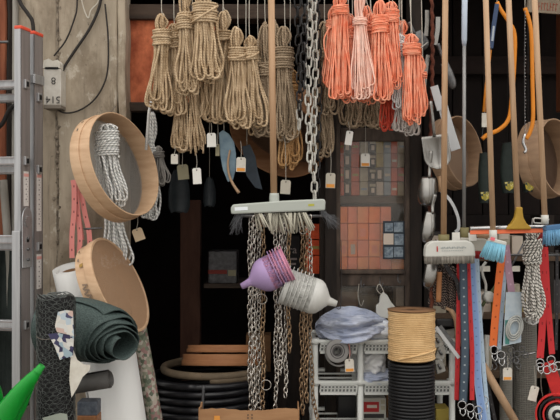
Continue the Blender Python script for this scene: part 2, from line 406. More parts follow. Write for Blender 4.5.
# hanging pipe above the frame and its brackets
t = thing('hanging_rail', 'steel pipe under the lintel from which the ropes and tools hang', 'rail', (0.2, 0, 2.4))
mb = MB(); mb.tube([(-.75, -.02, 2.42), (1.5, -.02, 2.42)], .012, 10); mb.build('pipe', steel_d, t)
for x in (-.7, .35, 1.4):
    mb = MB(); mb.tube([(x, -.02, 2.42), (x, .0, 2.46), (x, .24, 2.5)], .008, 8); mb.build('bracket', steel_d, t)
mb = MB(); mb.tube([(-.75, .12, 2.36), (1.5, .12, 2.36)], .012, 10); mb.build('pipe', steel_d, t)
# inner right section: back boards and beam
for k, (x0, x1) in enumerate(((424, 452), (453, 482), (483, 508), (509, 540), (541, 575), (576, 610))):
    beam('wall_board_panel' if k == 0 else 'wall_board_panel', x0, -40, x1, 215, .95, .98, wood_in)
for o in list(C.objects):
    if o.name.startswith('wall_board_panel'): struct(o)
struct(beam('trim_6', 424, 56, 610, 74, .88, .95, mat('inner_beam', (32,23,21), (46,34,30), rough=.9, scale=(4,20,20), bump=.3)))
struct(beam('trim_7', 180, 200, 200, 470, .95, 1.03, mat('inner_post', (70,46,36), (88,60,48), rough=.85, scale=(20,20,4), bump=.3)))
struct(beam('trim_8', 563, -30, 575, 110, .5, .6, mat('orange_post', (110,58,32), (130,72,42), rough=.8, scale=(20,20,4))))

# ------------------------------------------------------------------ ladder
def make_ladder():
    th = math.radians(13); u = Vector((-math.cos(th), math.sin(th), 0)); v = Vector((math.sin(th), math.cos(th), 0))
    y0 = -.20; base = Vector(P(21, 210, y0)); base.z = 0
    t = thing('extension_ladder', 'aluminium extension ladder with red end caps leaning beside the pillar', 'ladder', base)
    def M(sec): # local: x = rung direction, y = depth, z = up; origin at outer front corner of the right stile
        m = Matrix((u, v, Vector((0, 0, 1)))).transposed().to_4x4(); m.translation = base + v*(.098*sec) ; return m
    zt = [P(0, 28, y0)[2], P(0, 33, y0+.09)[2]]; W = .45
    for sec in (0, 1):
        m = M(sec)
        for side in (0, 1):
            x = W*side; sg = 1 if side == 0 else -1
            mb = MB(); mb.box((x+sg*.0015, .034, zt[sec]/2), (.003, .068, zt[sec]), m); st = mb.build('stile_web', alu_w, t)
            mb = MB(); mb.box((x+sg*.014, .0015, zt[sec]/2), (.028, .003, zt[sec]), m); mb.box((x+sg*.014, .0665, zt[sec]/2), (.028, .003, zt[sec]), m)
            mb.build('stile_flange', alu, t)
            mb = MB(); mb.box((x+sg*.013, .034, zt[sec]+.004), (.032, .072, .014), m); mb.build('end_cap', red_pl, t, bevel=.004)
        rows = [83, 160.5, 240, 326, 405] if sec == 0 else [93, 168, 248, 332]
        for py in rows:
            z = P(0, py, y0)[2]
            if z < .05: continue
            mb = MB(); mb.box((W/2-.003, .034, z), (W+.012, .03, .034), m); rg = mb.build('rung', alu, t, bevel=.003)
            mb = MB(); mb.box((-.0095, .034, z), (.002, .016, .019), m); mb.build('rung_opening', black_m, rg)
            mb = MB(); mb.box((W/2, .008, z+.012), (W-.06, .004, .004), m); mb.box((W/2, .008, z-.012), (W-.06, .004, .004), m); mb.build('rung_rib', alu_w, rg)
    # scale stickers
    for sec, a, b in ((0, 171, 206), (1, 171, 232), (1, 256, 292), (0, 384, 401), (1, 385, 398)):
        m = M(sec); z0 = P(0, b, y0)[2]; z1 = P(0, a, y0)[2]
        mb = MB(); mb.box((-.0008, .036, (z0+z1)/2), (.0012, .036, z1-z0), m); s = mb.build('scale_sticker', mat('sticker', (222,216,212), rough=.6), t)
        mb = MB(); mb.box((-.0016, .036, z1-.014), (.0008, .036, .012), m); mb.build('sticker_band', mat('sticker_pink', (226,164,156), rough=.6), s)
        mb = MB(); z = z1-.03
        while z > z0+.01:
            mb.box((-.0016, .036, z), (.0008, .008, .005), m); mb.box((-.0016, .044, z-.009), (.0008, .004, .002), m); z -= .019
        mb.build('scale_marks', mat('mark_grey', (150,140,140), rough=.8), s)
    # guide plate near the top of the inner section
    m = M(1); mb = MB(); z = P(0, 75, y0)[2]; mb.box((-.006, .028, z), (.006, .075, .036), m); mb.box((.01, -.008, z), (.03, .006, .036), m); mb.build('guide_bracket', alu, t, bevel=.002)
    # hinge plate with toothed wheel
    m = M(0); zz = P(0, 207, y0)[2]; zb = P(0, 268, y0)[2]
    out = [(.0, zb), (.068, zb)] + [(.034+.036*math.cos(a), zz-.05+.05*math.sin(a)) for a in np.linspace(0, PI, 12)]
    mm = m @ Matrix(((0, 0, -1, -.004), (1, 0, 0, 0), (0, 1, 0, 0), (0, 0, 0, 1)))
    mb = MB(); mb.prism(out, -.001, .004, mm); hp = mb.build('hinge_plate', alu, t, bevel=.001)
    mb = MB(); n = 14
    mb.prism([((.018 if k % 2 else .023)*math.cos(k*PI/n)+.034, (.018 if k % 2 else .023)*math.sin(k*PI/n)+zz-.055) for k in range(2*n)], .004, .009, mm); mb.build('toothed_wheel', alu_w, hp)
    for dz in (-.09, -.13, -.17):
        mb = MB(); mb.lathe([(.0001, .011), (.005, .011), (.006, .004)], mm @ Matrix.Translation((.034, zz-.03+dz, 0)), 10); mb.build('rivet', steel_d, hp)
    mb = MB(); mb.box((.018, -.004, (zz-.09)/2), (.034, .005, zz-.09), m); mb.build('hinge_flange', alu, t, bevel=.002)
make_ladder()

# ------------------------------------------------------------------ rope hanks
def hank(name, label, group, px, top, w0, w1, bot, ww, wb, y, mt, n=12, rpx=1.15, lean=0, seed=0, cut=False, wrapmat=None, tie=True, topw=None, hang=None):
    """px photo column; top / w0..w1 (binding) / bot photo rows; ww wb widths in px at the binding and the bottom"""
    r = random.Random(seed+11); s = S(y); rr = rpx*s
    zt, za, zb, zbot = [P(px, q, y)[2] for q in (top, w0, w1, bot)]
    X = P(px, 0, y)[0]; lx = lean*s
    t = thing(name, label, 'rope', (X+lx, y, zbot), group)
    ww *= 1.08; wb *= 1.22; n = int(n*1.2); A = ww*s/2-rr*.6; B = wb*s/2-rr
    mb = MB()
    for i in range(n):
        a = 2*PI*i*0.381966; q = math.sqrt((i+.5)/n)
        pa = np.array((X+A*q*math.cos(a), y+A*.75*q*math.sin(a), zb+.01))
        cb = np.array((X+lx+B*.86*q*math.cos(a+r.uniform(-.3, .3)), y+min(B*.6, A*1.0)*q*math.sin(a), 0))
        zl = zbot + (zb-zbot)*(r.uniform(0, .2) if not cut else r.uniform(0, .08))
        wdt = r.uniform(2.2, 5.2)*rr; an = r.uniform(-.9, .9)
        d = np.array((math.cos(an), math.sin(an)*.8, 0))*wdt
        pb = pa + np.array((r.uniform(-1, 1)*A*.35, r.uniform(-.3, .3)*A, 0))
        def leg(p0, e):
            m1 = p0+(np.array((e[0], e[1], zl))-p0)*np.array((.35, .35, .36)); m1[0] += r.uniform(-1, 1)*rr*1.2; m1[1] += r.uniform(-1, 1)*rr
            m2 = p0+(np.array((e[0], e[1], zl))-p0)*np.array((.82, .82, .7)); m2[0] += r.uniform(-1, 1)*rr*1.9; m2[1] += r.uniform(-1.5, .8)*rr
            return [p0, m1, m2]
        if cut:
            for e, p0 in ((cb+d, pa), (cb-d, pb)):
                pts = leg(p0, e)+[np.array((e[0], e[1], zl+r.uniform(0, .05)))]
                mb.tube(curve(pts, 14), rr, 6)
            continue
        e1 = cb-d; e2 = cb+d
        z1 = zl+wdt*1.5
        pts = leg(pa, e1)+[np.array((e1[0], e1[1], z1)), np.array((cb[0]-d[0]*.72, cb[1]-d[1]*.7, zl+wdt*.35)), np.array((cb[0]+d[0]*.05, cb[1], zl)), np.array((cb[0]+d[0]*.75, cb[1]+d[1]*.7, zl+wdt*.35)), np.array((e2[0], e2[1], z1))]+leg(pb, e2)[::-1]
        mb.tube(curve(pts, 30), rr*r.uniform(.92, 1.06), 6, cap=False)
    mb.build('strands', mt, t)
    # top lobe
    if zt > za+.004:
        mb = MB(); nt_ = max(4, n//2); TW = (topw*s/2 if topw else A*.8)
        for i in range(nt_):
            a = 2*PI*i*.381966; q = math.sqrt((i+.5)/nt_)
            x0 = A*.9*q*math.cos(a); y0 = A*.6*q*math.sin(a); h = (zt-za)*r.uniform(.78, 1.0)
            k = abs(x0)*.5+rr*1.2; c = X+x0*.35
            pts = [(X+x0, y+y0, za-.012), (c-k*.9+x0*.25, y+y0, za+h*.45), (c-k*.7, y+y0*.8, za+h*.85), (c, y+y0*.6, za+h), (c+k*.7, y+y0*.8, za+h*.85), (c+k*.9+x0*.25, y+y0, za+h*.45), (X-x0*.5, y-y0*.4, za-.012)]
            mb.tube(curve(pts, 20), rr, 6, cap=False)
        mb.build('top_loop', mt, t)
    # binding turns
    mb = MB(); turns = max(2, int(round((za-zb)/(rr*2.05)))); pts = []
    for k in range(turns*14+1):
        a = 2*PI*k/14; f = k/(turns*14)
        j = 1+.05*math.sin(a*.37+seed)
        pts.append((X+(A+rr*1.5)*j*math.cos(a)+r.uniform(-.15, .15)*rr, y+(A*.8+rr*1.5)*j*math.sin(a), zb+(za-zb)*f+rr*.55*math.sin(a+seed*1.7)))
    mb.tube(pts, rr*1.02, 6)
    # a crossing turn
    pts = []
    cr_ = r.uniform(-.45, .45); ph = r.uniform(0, 6)
    for k in range(17):
        a = 2*PI*k/16-.6; pts.append((X+(A+rr*2.3)*math.cos(a), y+(A*.8+rr*2.3)*math.sin(a), (za+zb)/2+(za-zb)*cr_*math.sin(a+ph)))
    mb.tube(pts, rr, 6)
    mb.build('binding', wrapmat or mt, t)
    if tie:
        mb = MB(); zr = hang or 2.42; yr = -.02 if y < .05 else .12
        dx = r.uniform(-.004, .004)
        z_ = max(zt, za)
        mb.tube(curve([(X, y, z_-.03), (X+.006, y-.004, z_-.004), (X+dx, y, z_+.03), (X+dx*.5, yr, zr+.013)], 14), .0016, 5)
        mb.build('tie_string', string_m, t)
    return t
G1 = 'jute rope hanks hanging under the lintel'
hk = [ # px top w0 w1 bot ww wb y n lean mat label cut
 (162, 14, 30, 46, 112, 14, 22, -.06, 14, -4, jute, 'jute rope hank at the far left of the beige bundle, beside the rusty panel'),
 (174, 24, 34, 50, 116, 12, 20, -.02, 12, -1, jute, 'jute rope hank second from the left in the beige bundle'),
 (186, -30, 14, 31, 95, 14, 19, -.10, 13, 2, jute, 'jute rope hank reaching out of the top edge, beside the fattest hank'),
 (205, -30, 4, 24, 84, 20, 28, -.13, 18, 3, jute, 'fattest and frontmost jute rope hank at the top edge'),
 (181, 70, 84, 94, 152, 11, 17, .03, 10, 0, jute, 'jute rope hank hanging low with long end loops'),
 (212, 40, 62, 74, 124, 14, 20, .00, 11, 0, jute, 'jute rope hank peeking out below the fattest hank'),
 (224, 10, 32, 42, 126, 14, 18, -.03, 12, 0, jute, 'tall jute rope hank right of the fattest hank'),
 (237, 26, 48, 62, 132, 13, 19, -.08, 13, 2, jute, 'jute rope hank in the middle trio, its binding at mid height'),
 (250, 36, 48, 61, 128, 12, 20, -.06, 13, 5, jute, 'jute rope hank just left of the push broom handle'),
 (265, 22, 64, 78, 138, 15, 17, .0, 11, 0, jute3, 'jute rope hank half hidden behind the push broom handle'),
 (284, 26, 48, 70, 142, 15, 20, -.02, 13, 2, jute3, 'jute rope hank right of the push broom handle'),
 (291, 70, 82, 92, 172, 13, 20, .04, 11, -1, jute2, 'yellowish tan rope hank hanging low behind the plastic chains'),
 (325, 22, 50, 60, 116, 16, 20, .02, 13, 0, jute3, 'greyish jute rope hank between the chains and the orange cords'),
 (324, 70, 100, 108, 158, 13, 18, .08, 9, 0, jute3, 'greyish jute rope hank with drooping loops above the tall glass door'),
 (352, 50, 74, 84, 128, 15, 19, .10, 11, 0, jute3, 'greyish jute rope hank behind the orange cords, left one'),
 (198, 20, 52, 62, 118, 12, 18, .02, 11, 0, jute, 'jute rope hank tucked deep between the two left bundles'),
 (258, 40, 60, 72, 136, 11, 16, .03, 10, -2, jute, 'jute rope hank tucked behind the trio left of the broom handle'),
 (274, 20, 56, 66, 130, 12, 16, .05, 10, 0, jute3, 'jute rope hank directly behind the push broom handle'),
 (371, 50, 74, 84, 129, 18, 24, .11, 12, 0, jute3, 'greyish jute rope hank behind the orange cords, right one'),
]
for i, (px, a, b, c, d, ww, wb, y, n, lean, mt_, lab) in enumerate(hk):
    hank('jute_rope_hank', lab, G1, px, a, b, c, d, ww, wb, y, mt_, n, 1.15, lean, i)
hank('jute_rope_hank', 'jute rope hank with cut frayed ends hanging lowest in the beige bundle', G1, 193, 60, 80, 92, 156, 10, 16, .0, jute, 11, .85, 5, 41, cut=True)
G2 = 'orange cord hanks'
ok = [
 (340, -6, 6, 16, 102, 14, 22, -.12, 16, -1, orange_r, 'orange cord hank at the left end of the orange bundle'),
 (349, 14, 28, 40, 104, 12, 18, -.08, 14, 0, orange_r, 'orange cord hank second from left with low binding'),
 (360, -22, 18, 26, 100, 11, 23, -.13, 15, 3, pink_r, 'pale pink cord hank among the orange ones'),
 (371, 12, 22, 32, 98, 11, 18, -.06, 13, 0, orange_r, 'orange cord hank right of the pale pink one'),
 (380, 0, 16, 34, 103, 14, 20, -.12, 17, 1, orange_r, 'thick orange cord hank with broad binding in the middle'),
 (391, 2, 10, 24, 90, 13, 16, -.10, 14, 3, orange_r, 'orange cord hank beside the white cord hank'),
 (412, 34, 44, 56, 126, 15, 21, -.12, 16, 2, orange_r, 'orange cord hank at the right end, hanging lowest'),
 (333, 6, 20, 30, 88, 11, 15, -.07, 11, -2, orange_r, 'slim orange cord hank peeking out at the far left of the orange bundle'),
 (366, 4, 30, 38, 106, 12, 18, -.04, 12, 0, orange_r, 'orange cord hank behind the pale pink one'),
 (402, 20, 36, 46, 104, 11, 15, -.01, 12, 0, orange_r, 'orange cord hank behind the white cord hank'),
 (422, 60, 72, 78, 116, 7, 10, -.06, 8, 0, orange_r, 'thin orange cord hank at the outermost right of the orange bundle'),
 (388, 60, 80, 86, 132, 10, 14, .02, 9, 0, redor_r, 'red cord hank half hidden behind the orange ones'),
]
for i, (px, a, b, c, d, ww, wb, y, n, lean, mt_, lab) in enumerate(ok):
    hank('cord_hank', lab, G2, px, a, b, c, d, ww, wb, y, mt_, int(n*1.35), .72, lean, 60+i)
hank('cord_hank', 'white cord hank between two orange cord hanks', 'white cord hanks', 400, 34, 42, 58, 110, 10, 13, -.07, white_r, 12, .8, 0, 80)
hank('cord_hank', 'grey-white cord hank hanging below the orange cords, left one', 'white cord hanks', 402, 80, 94, 102, 132, 9, 17, -.04, grey_r, 11, .75, 0, 81)
hank('cord_hank', 'grey-white cord hank hanging below the orange cords, right one', 'white cord hanks', 411, 80, 98, 104, 136, 9, 15, -.03, grey_r, 10, .75, 0, 82)
for i, pp in enumerate((([(329, 28), (324, 40), (326, 56), (331, 64)]), ([(418, 50), (424, 62), (423, 72), (418, 76)]))):
    mb = MB(); mb.tube(pcurve(pp, -.12, 20), .003, 6)
    tag(mb.build('loose_cord', orange_r), ('loose orange cord loop left of the orange bundle', 'loose orange cord loop right of the orange bundle')[i], 'cord')

# ------------------------------------------------------------------ sieves
def sieve(name, label, px, py, y, axis, a_px, depth_px, mt, mesh_at='back', meshcol=None, lugs=True, meshstep=.0042, wr=.00035):
    s = S(y); Rr = a_px*s; dp = depth_px*s; ax = Vector(axis).normalized()
    c = Vector(P(px, py, y)); m = frame(c, ax, (0, 0, 1))
    t = thing(name, label, 'sieve', c-Vector((0, 0, Rr)))
    th = .005
    mb = MB(); mb.lathe([(Rr, 0), (Rr, -dp), (Rr-th, -dp), (Rr-th, 0)], m, 72, close=True); mb.build('hoop', mt, t, bevel=.001)
    mb = MB(); zz = (-dp*.52, -dp) if mesh_at == 'back' else (0, -dp*.48)
    mb.lathe([(Rr+.0048, zz[0]), (Rr+.0048, zz[1]), (Rr+.0004, zz[1]), (Rr+.0004, zz[0])], m, 72, close=True); mb.build('outer_band', mt, t, bevel=.001)
    mz = -dp*.93 if mesh_at == 'back' else -.004
    mb = MB(); k = int((Rr-th)/meshstep)
    for i in range(-k, k+1):
        q = i*meshstep; h = math.sqrt(max(0, (Rr-th)**2-q*q))
        for seg in (((q, -h, mz), (q, h, mz)), ((-h, q, mz+.0004), (h, q, mz+.0004))):
            mb.tube(mb.tr(seg, m), wr, 4, cap=False)
    mb.build('wire_mesh', meshcol or wire_m, t, kind='stuff')
    if lugs:
        mb = MB()
        for ang in (1.9, 2.15, 2.4):
            pt = m @ Vector(((Rr+.006)*math.cos(ang), (Rr+.006)*math.sin(ang), -dp*.75))
            mb.box((0, 0, 0), (.012, .0012, .004), Matrix.Translation(pt) @ m.to_3x3().to_4x4() @ Matrix.Rotation(ang+PI/2, 4, 'Z'))
        mb.build('staples', steel_d, t)
    return t, m, Rr, dp
sieve('wooden_sieve', 'large round wooden sieve hung open side out on the pillar, white rope inside', 125.5, 163.5, -.12, (.862, -.43, .27), 54, 23, wood_hoop, meshstep=.0036, wr=.0006, meshcol=mat('mesh_grey', (150,148,144), rough=.5, metal=.4))
t2s, m2s, R2, d2 = sieve('wooden_sieve', 'tilted wooden sieve with brown mesh resting on the green cloth roll', 121, 284, -.17, (.875, -.20, .43), 50, 19, wood_hoop, mesh_at='front', meshcol=mat('mesh_brown', (176,142,112), rough=.6), meshstep=.0036, wr=.0006)
# stamped marks on the lower sieve's band
mb = MB()
for i, (a0, z0, L) in enumerate(((2.95, -.3, .02), (3.0, -.36, .018), (3.05, -.3, .02), (3.1, -.38, .018), (3.16, -.3, .02), (3.22, -.36, .02))):
    for q in (0, .05):
        pt = m2s @ Vector(((R2+.0052)*math.cos(a0+q*.4), (R2+.0052)*math.sin(a0+q*.4), d2*z0*1.0-.024))
        mb.box((0, 0, 0), (.003, .001, L), Matrix.Translation(pt) @ m2s.to_3x3().to_4x4() @ Matrix.Rotation(a0+q*.4+PI/2, 4, 'Z') @ Matrix.Rotation(.35*(-1)**i, 4, 'Y'))
mb.build('stamped_marks', mat('stamp_ink', (130,112,96), rough=.8), t2s)
pt = m2s @ Vector(((R2+.0052)*math.cos(2.55), (R2+.0052)*math.sin(2.55), -d2*.6))
mb = MB(); mb.box((0, 0, 0), (.014, .0012, .014), Matrix.Translation(pt) @ m2s.to_3x3().to_4x4() @ Matrix.Rotation(2.55+PI/2, 4, 'Z')); mb.build('metal_clip', mat('brass_clip', (150,120,60), rough=.5, metal=.4), t2s)
sieve('wooden_sieve', 'large dark sieve hoop hanging behind the push broom handle', 276, 138, .22, (-.35, -.62, -.62), 51, 26, wood_hoop_d, mesh_at='back', lugs=False, meshcol=mat('mesh_dark', (96,74,58), rough=.7), wr=.0011)
sieve('wooden_sieve', 'aged wooden sieve behind the scoops, dark inside', 464, 151, .16, (.72, -.68, .15), 36, 18, wood_hoop_g, mesh_at='back', lugs=False, meshcol=mat('mesh_tan', (150,126,106), rough=.7), wr=.0015)
sieve('wooden_sieve', 'aged wooden sieve at the right edge behind the broom handles', 559, 157, .14, (.69, -.71, .1), 39, 24, wood_hoop_g, mesh_at='back', lugs=False, meshcol=mat('mesh_dark', (96,74,58)), wr=.0008)
# small lower hoop at left of the wall: hanks with the sieves
hank('white_rope_hank', 'white rope hank hanging inside the open wooden sieve', 'white rope hanks near the sieves', 107, 124, 132, 157, 210, 19, 24, -.10, wg_r, 15, 1.1, 6, 90, tie=False)
hank('white_rope_hank', 'white and grey rope hank hanging behind the right rim of the open sieve', 'white rope hanks near the sieves', 152, 112, 148, 158, 220, 9, 14, .13, wg_r, 11, 1.1, -2, 91, tie=False)
hank('white_rope_hank', 'white and grey rope hank hanging under the open sieve', 'white rope hanks near the sieves', 113, 196, 206, 216, 268, 16, 26, -.0, wg_r, 13, 1.1, 3, 92, tie=False)
hank('white_rope_hank', 'frayed dark grey rope hank right of the open sieve, over the dark opening', 'white rope hanks near the sieves', 158, 146, 152, 158, 186, 9, 16, .12, mat('grey_fray', (120,116,112), (150,146,140), rough=.9, island=.2), 12, .8, 2, 93, tie=False)
mb = MB(); mb.tube([P(152, 98, .05), P(149, 112, .04), P(146, 150, .04)], .006, 8); tag(mb.build('rope_end', white_r), 'white rope end dropping from the crossbar beside the open sieve', 'rope')
mb = MB(); mb.tube(pcurve([(109, 128), (110, 114), (116, 106)], .02, 10), .002, 5); tag(mb.build('hanging_wire', wire_m), 'thin wire holding the white rope in the open sieve', 'wire')
mb = MB(); mb.tube(pcurve([(84, 229, -.1), (102, 228, -.1)], -.1, 4), .004, 8); tag(mb.build('nail', steel_d), 'long steel nail behind the pink straps', 'nail')

# pink straps
r = random.Random(8)
def strap(mb, pts, wd, th=.0022, y=0, tw=0):
    """flat ribbon along photo points, wide across the picture"""
    pts = curve(pts, 22); t_ = np.gradient(pts, axis=0); t_ /= np.linalg.norm(t_, axis=1)[:, None]
    side = np.cross(t_, np.array((0, -1.0, 0))); side /= np.linalg.norm(side, axis=1)[:, None]
    nn = np.cross(side, t_)
    if tw: side2 = side*math.cos(tw)+nn*math.sin(tw); nn = np.cross(side2, t_); side = side2
    L = np.concatenate(([0], np.cumsum(np.linalg.norm(np.diff(pts, axis=0), axis=1))))
    q = [pts-side*wd/2-nn*th/2, pts+side*wd/2-nn*th/2, pts+side*wd/2+nn*th/2, pts-side*wd/2+nn*th/2]
    v = np.stack(q, 1).reshape(-1, 3); fs = []; uv = []; k = len(pts)
    for i in range(k-1):
        for j in range(4):
            j2 = (j+1) % 4; fs.append((i*4+j, i*4+j2, (i+1)*4+j2, (i+1)*4+j))
            us = (0, 1) if j in (0, 2) else (0, 0)
            if j == 2: us = (1, 0)
            uv.append(((us[0], L[i]), (us[1], L[i]), (us[1], L[i+1]), (us[0], L[i+1])))
    fs += [(3, 2, 1, 0), tuple((k-1)*4+j for j in range(4))]; uv += [None, None]
    mb.add(v, fs, False, uv); return mb
def mat_strap(name, rgb, dot, freq=(1.0, 55), edge=None):
    m = mat(name, rgb, rough=.65); nt = m.node_tree; N = nt.nodes; L = nt.links; b = N['Principled BSDF']
    tc = N.new('ShaderNodeTexCoord'); mp = N.new('ShaderNodeMapping'); mp.inputs['Scale'].default_value = (1, freq[1]*.5, 1); L.new(tc.outputs['UV'], mp.inputs[0])
    sp = N.new('ShaderNodeSeparateXYZ'); L.new(mp.outputs[0], sp.inputs[0])
    fr = N.new('ShaderNodeMath'); fr.operation = 'FRACT'; L.new(sp.outputs['Y'], fr.inputs[0])
    def mth(op, a, b_=None):
        q = N.new('ShaderNodeMath'); q.operation = op
        for i, x in enumerate((a, b_)):
            if x is None: continue
            if isinstance(x, (int, float)): q.inputs[i].default_value = x
            else: L.new(x, q.inputs[i])
        return q.outputs[0]
    dx = mth('ABSOLUTE', mth('SUBTRACT', sp.outputs['X'], .5)); dy = mth('ABSOLUTE', mth('SUBTRACT', fr.outputs[0], .5))
    hit = mth('MULTIPLY', mth('LESS_THAN', dx, .11), mth('LESS_THAN', dy, .08))
    mx = N.new('ShaderNodeMix'); mx.data_type = 'RGBA'; L.new(hit, mx.inputs[0]); mx.inputs[6].default_value = lin(rgb); mx.inputs[7].default_value = lin(dot)
    out = mx.outputs[2]
    if edge:
        e = mth('GREATER_THAN', dx, .36); m2 = N.new('ShaderNodeMix'); m2.data_type = 'RGBA'; L.new(e, m2.inputs[0]); L.new(out, m2.inputs[6]); m2.inputs[7].default_value = lin(edge); out = m2.outputs[2]
    L.new(out, b.inputs['Base Color']); return m
ps = mat_strap('pink_strap', (224,140,134), (120,60,60), (1, 40))
for i, (pp, wd) in enumerate((([(74, 180), (74, 210), (72, 235), (72, 258)], 5), ([(76, 184), (78, 214), (80, 236), (79, 256)], 5), ([(80, 186), (85, 214), (89, 232), (90, 250)], 5), ([(73, 180), (77, 205), (82, 240)], 5))):
    mb = MB(); strap(mb, [P(a, b, -.06+.012*i) for a, b in pp], wd*S(-.06))
    tag(mb.build('pink_strap', ps), ('pink punched strap hanging leftmost under the open sieve', 'pink punched strap second from the left under the open sieve', 'pink punched strap hanging rightmost under the open sieve', 'pink punched strap crossing behind the other pink ones')[i], 'strap', 'pink straps')

# ------------------------------------------------------------------ rolls in the lower left
def axis_m(a, b): return frame(a, Vector(b)-Vector(a), (0, -1, 0))
def sheet_roll(name, label, a, b, rad, mt, turns=5, core=.35, seed=0, cat='roll', extra=0):
    a = Vector(a); b = Vector(b); m = axis_m(a, b); L = (b-a).length
    t = thing(name, label, cat, (a if a.z < b.z else b))
    rows = []; n = turns*28; r = random.Random(seed)
    mb = MB()
    g = []
    for i in range(n+1):
        f = i/n; an = f*turns*2*PI; rr = rad*(core+(1-core)*f)*(1+.012*math.sin(an*2+seed))
        off = .004*math.sin(an*.31+seed)
        g.append(m_pts := mb.tr([(rr*math.cos(an), rr*math.sin(an), off), (rr*math.cos(an), rr*math.sin(an), L*.5), (rr*math.cos(an), rr*math.sin(an), L+off)], m))
    mb.grid(g); mb.build('sheet', mt, t, solid=.0015)
    mb = MB(); mb.lathe([(rad*core*.9, .01), (rad*core*.9, L-.012), (rad*core*.7, L-.012), (rad*core*.7, .01)], m, 24, close=True); mb.build('core_tube', card_d, t)
    return t
y = -.14
sheet_roll('white_sheet_roll', 'white foam sheet roll lying between the pillar and the tilted sieve', P(88, 350, .0), P(71, 269, -.10), .072, poly_w, 4, .62, 1)
# big white roll standing at the bottom
a = P(142, 540, -.14); a[2] = .012; b = P(108, 350, -.14)
sheet_roll('white_sheet_roll', 'large smooth white roll standing below the green cloth roll', a, b, .108, poly_w, 4, .5, 2)
# patterned oilcloth strip beside it
def mat_pattern(name, cols, scale):
    m = mat(name, cols[0], rough=.5); nt = m.node_tree; N = nt.nodes; L = nt.links; b_ = N['Principled BSDF']
    tc = N.new('ShaderNodeTexCoord'); vo = N.new('ShaderNodeTexVoronoi'); vo.inputs['Scale'].default_value = scale; L.new(tc.outputs['Object'], vo.inputs['Vector'])
    sp = N.new('ShaderNodeSeparateColor'); L.new(vo.outputs['Color'], sp.inputs[0])
    cr = N.new('ShaderNodeValToRGB'); cr.color_ramp.interpolation = 'CONSTANT'
    while len(cr.color_ramp.elements) < len(cols): cr.color_ramp.elements.new(.5)
    for i, c in enumerate(cols): cr.color_ramp.elements[i].position = i/len(cols); cr.color_ramp.elements[i].color = lin(c)
    L.new(sp.outputs[0], cr.inputs[0]); L.new(cr.outputs[0], b_.inputs['Base Color']); return m
pat = mat_pattern('oilcloth', [(130,130,112), (166,154,142), (84,92,76), (140,106,102), (108,116,98), (170,164,152)], 75)
a = P(178, 540, .0); a[2] = .012
sheet_roll('oilcloth_roll', 'thin patterned oilcloth roll standing right of the large white roll', a, P(138, 326, .02), .036, pat, 3, .4, 3)
# green shade cloth roll: lying, folded end toward the viewer at right
def cloth_roll():
    t = thing('shade_cloth_roll', 'thick dark green shade cloth roll lying across the other rolls', 'cloth roll', P(100, 372, -.4))
    path = [P(48, 329, -.37), P(64, 329, -.38), P(86, 331, -.40), P(108, 338, -.43), P(125, 348, -.49)]
    ax = curve(path, 22); tg = np.gradient(ax, axis=0); tg /= np.linalg.norm(tg, axis=1)[:, None]
    mb = MB(); turns = 5; n = turns*30; g = []
    for i in range(n+1):
        f = i/n; an = -f*turns*2*PI+1.2
        R0 = .146*(.36+.64*f**.9); row = []
        for k in range(22):
            q = k/21; up = np.array((0, 0, 1.0)); sd = np.cross(tg[k], up); sd /= np.linalg.norm(sd); u2 = np.cross(sd, tg[k])
            rr = R0*(1+.05*math.sin(an*2.0+q*2)+.035*math.sin(an*5+q*3+f*9))*(1-.20*q**1.6)
            sag = .86
            push = (.10*f + .014*math.sin(an*1.0+f*5))*(q**5)
            row.append(ax[k]+sd*rr*math.cos(an)+u2*rr*sag*math.sin(an)-tg[k]*push)
        g.append(row)
    mb.grid(g); mb.build('cloth', green_c, t, solid=.003)
    mb = MB(); mb.tube(ax[2:-4], .035, 14); mb.build('inner_fold', mat('cloth_dark', (26,30,30), rough=.9), t)
cloth_roll()
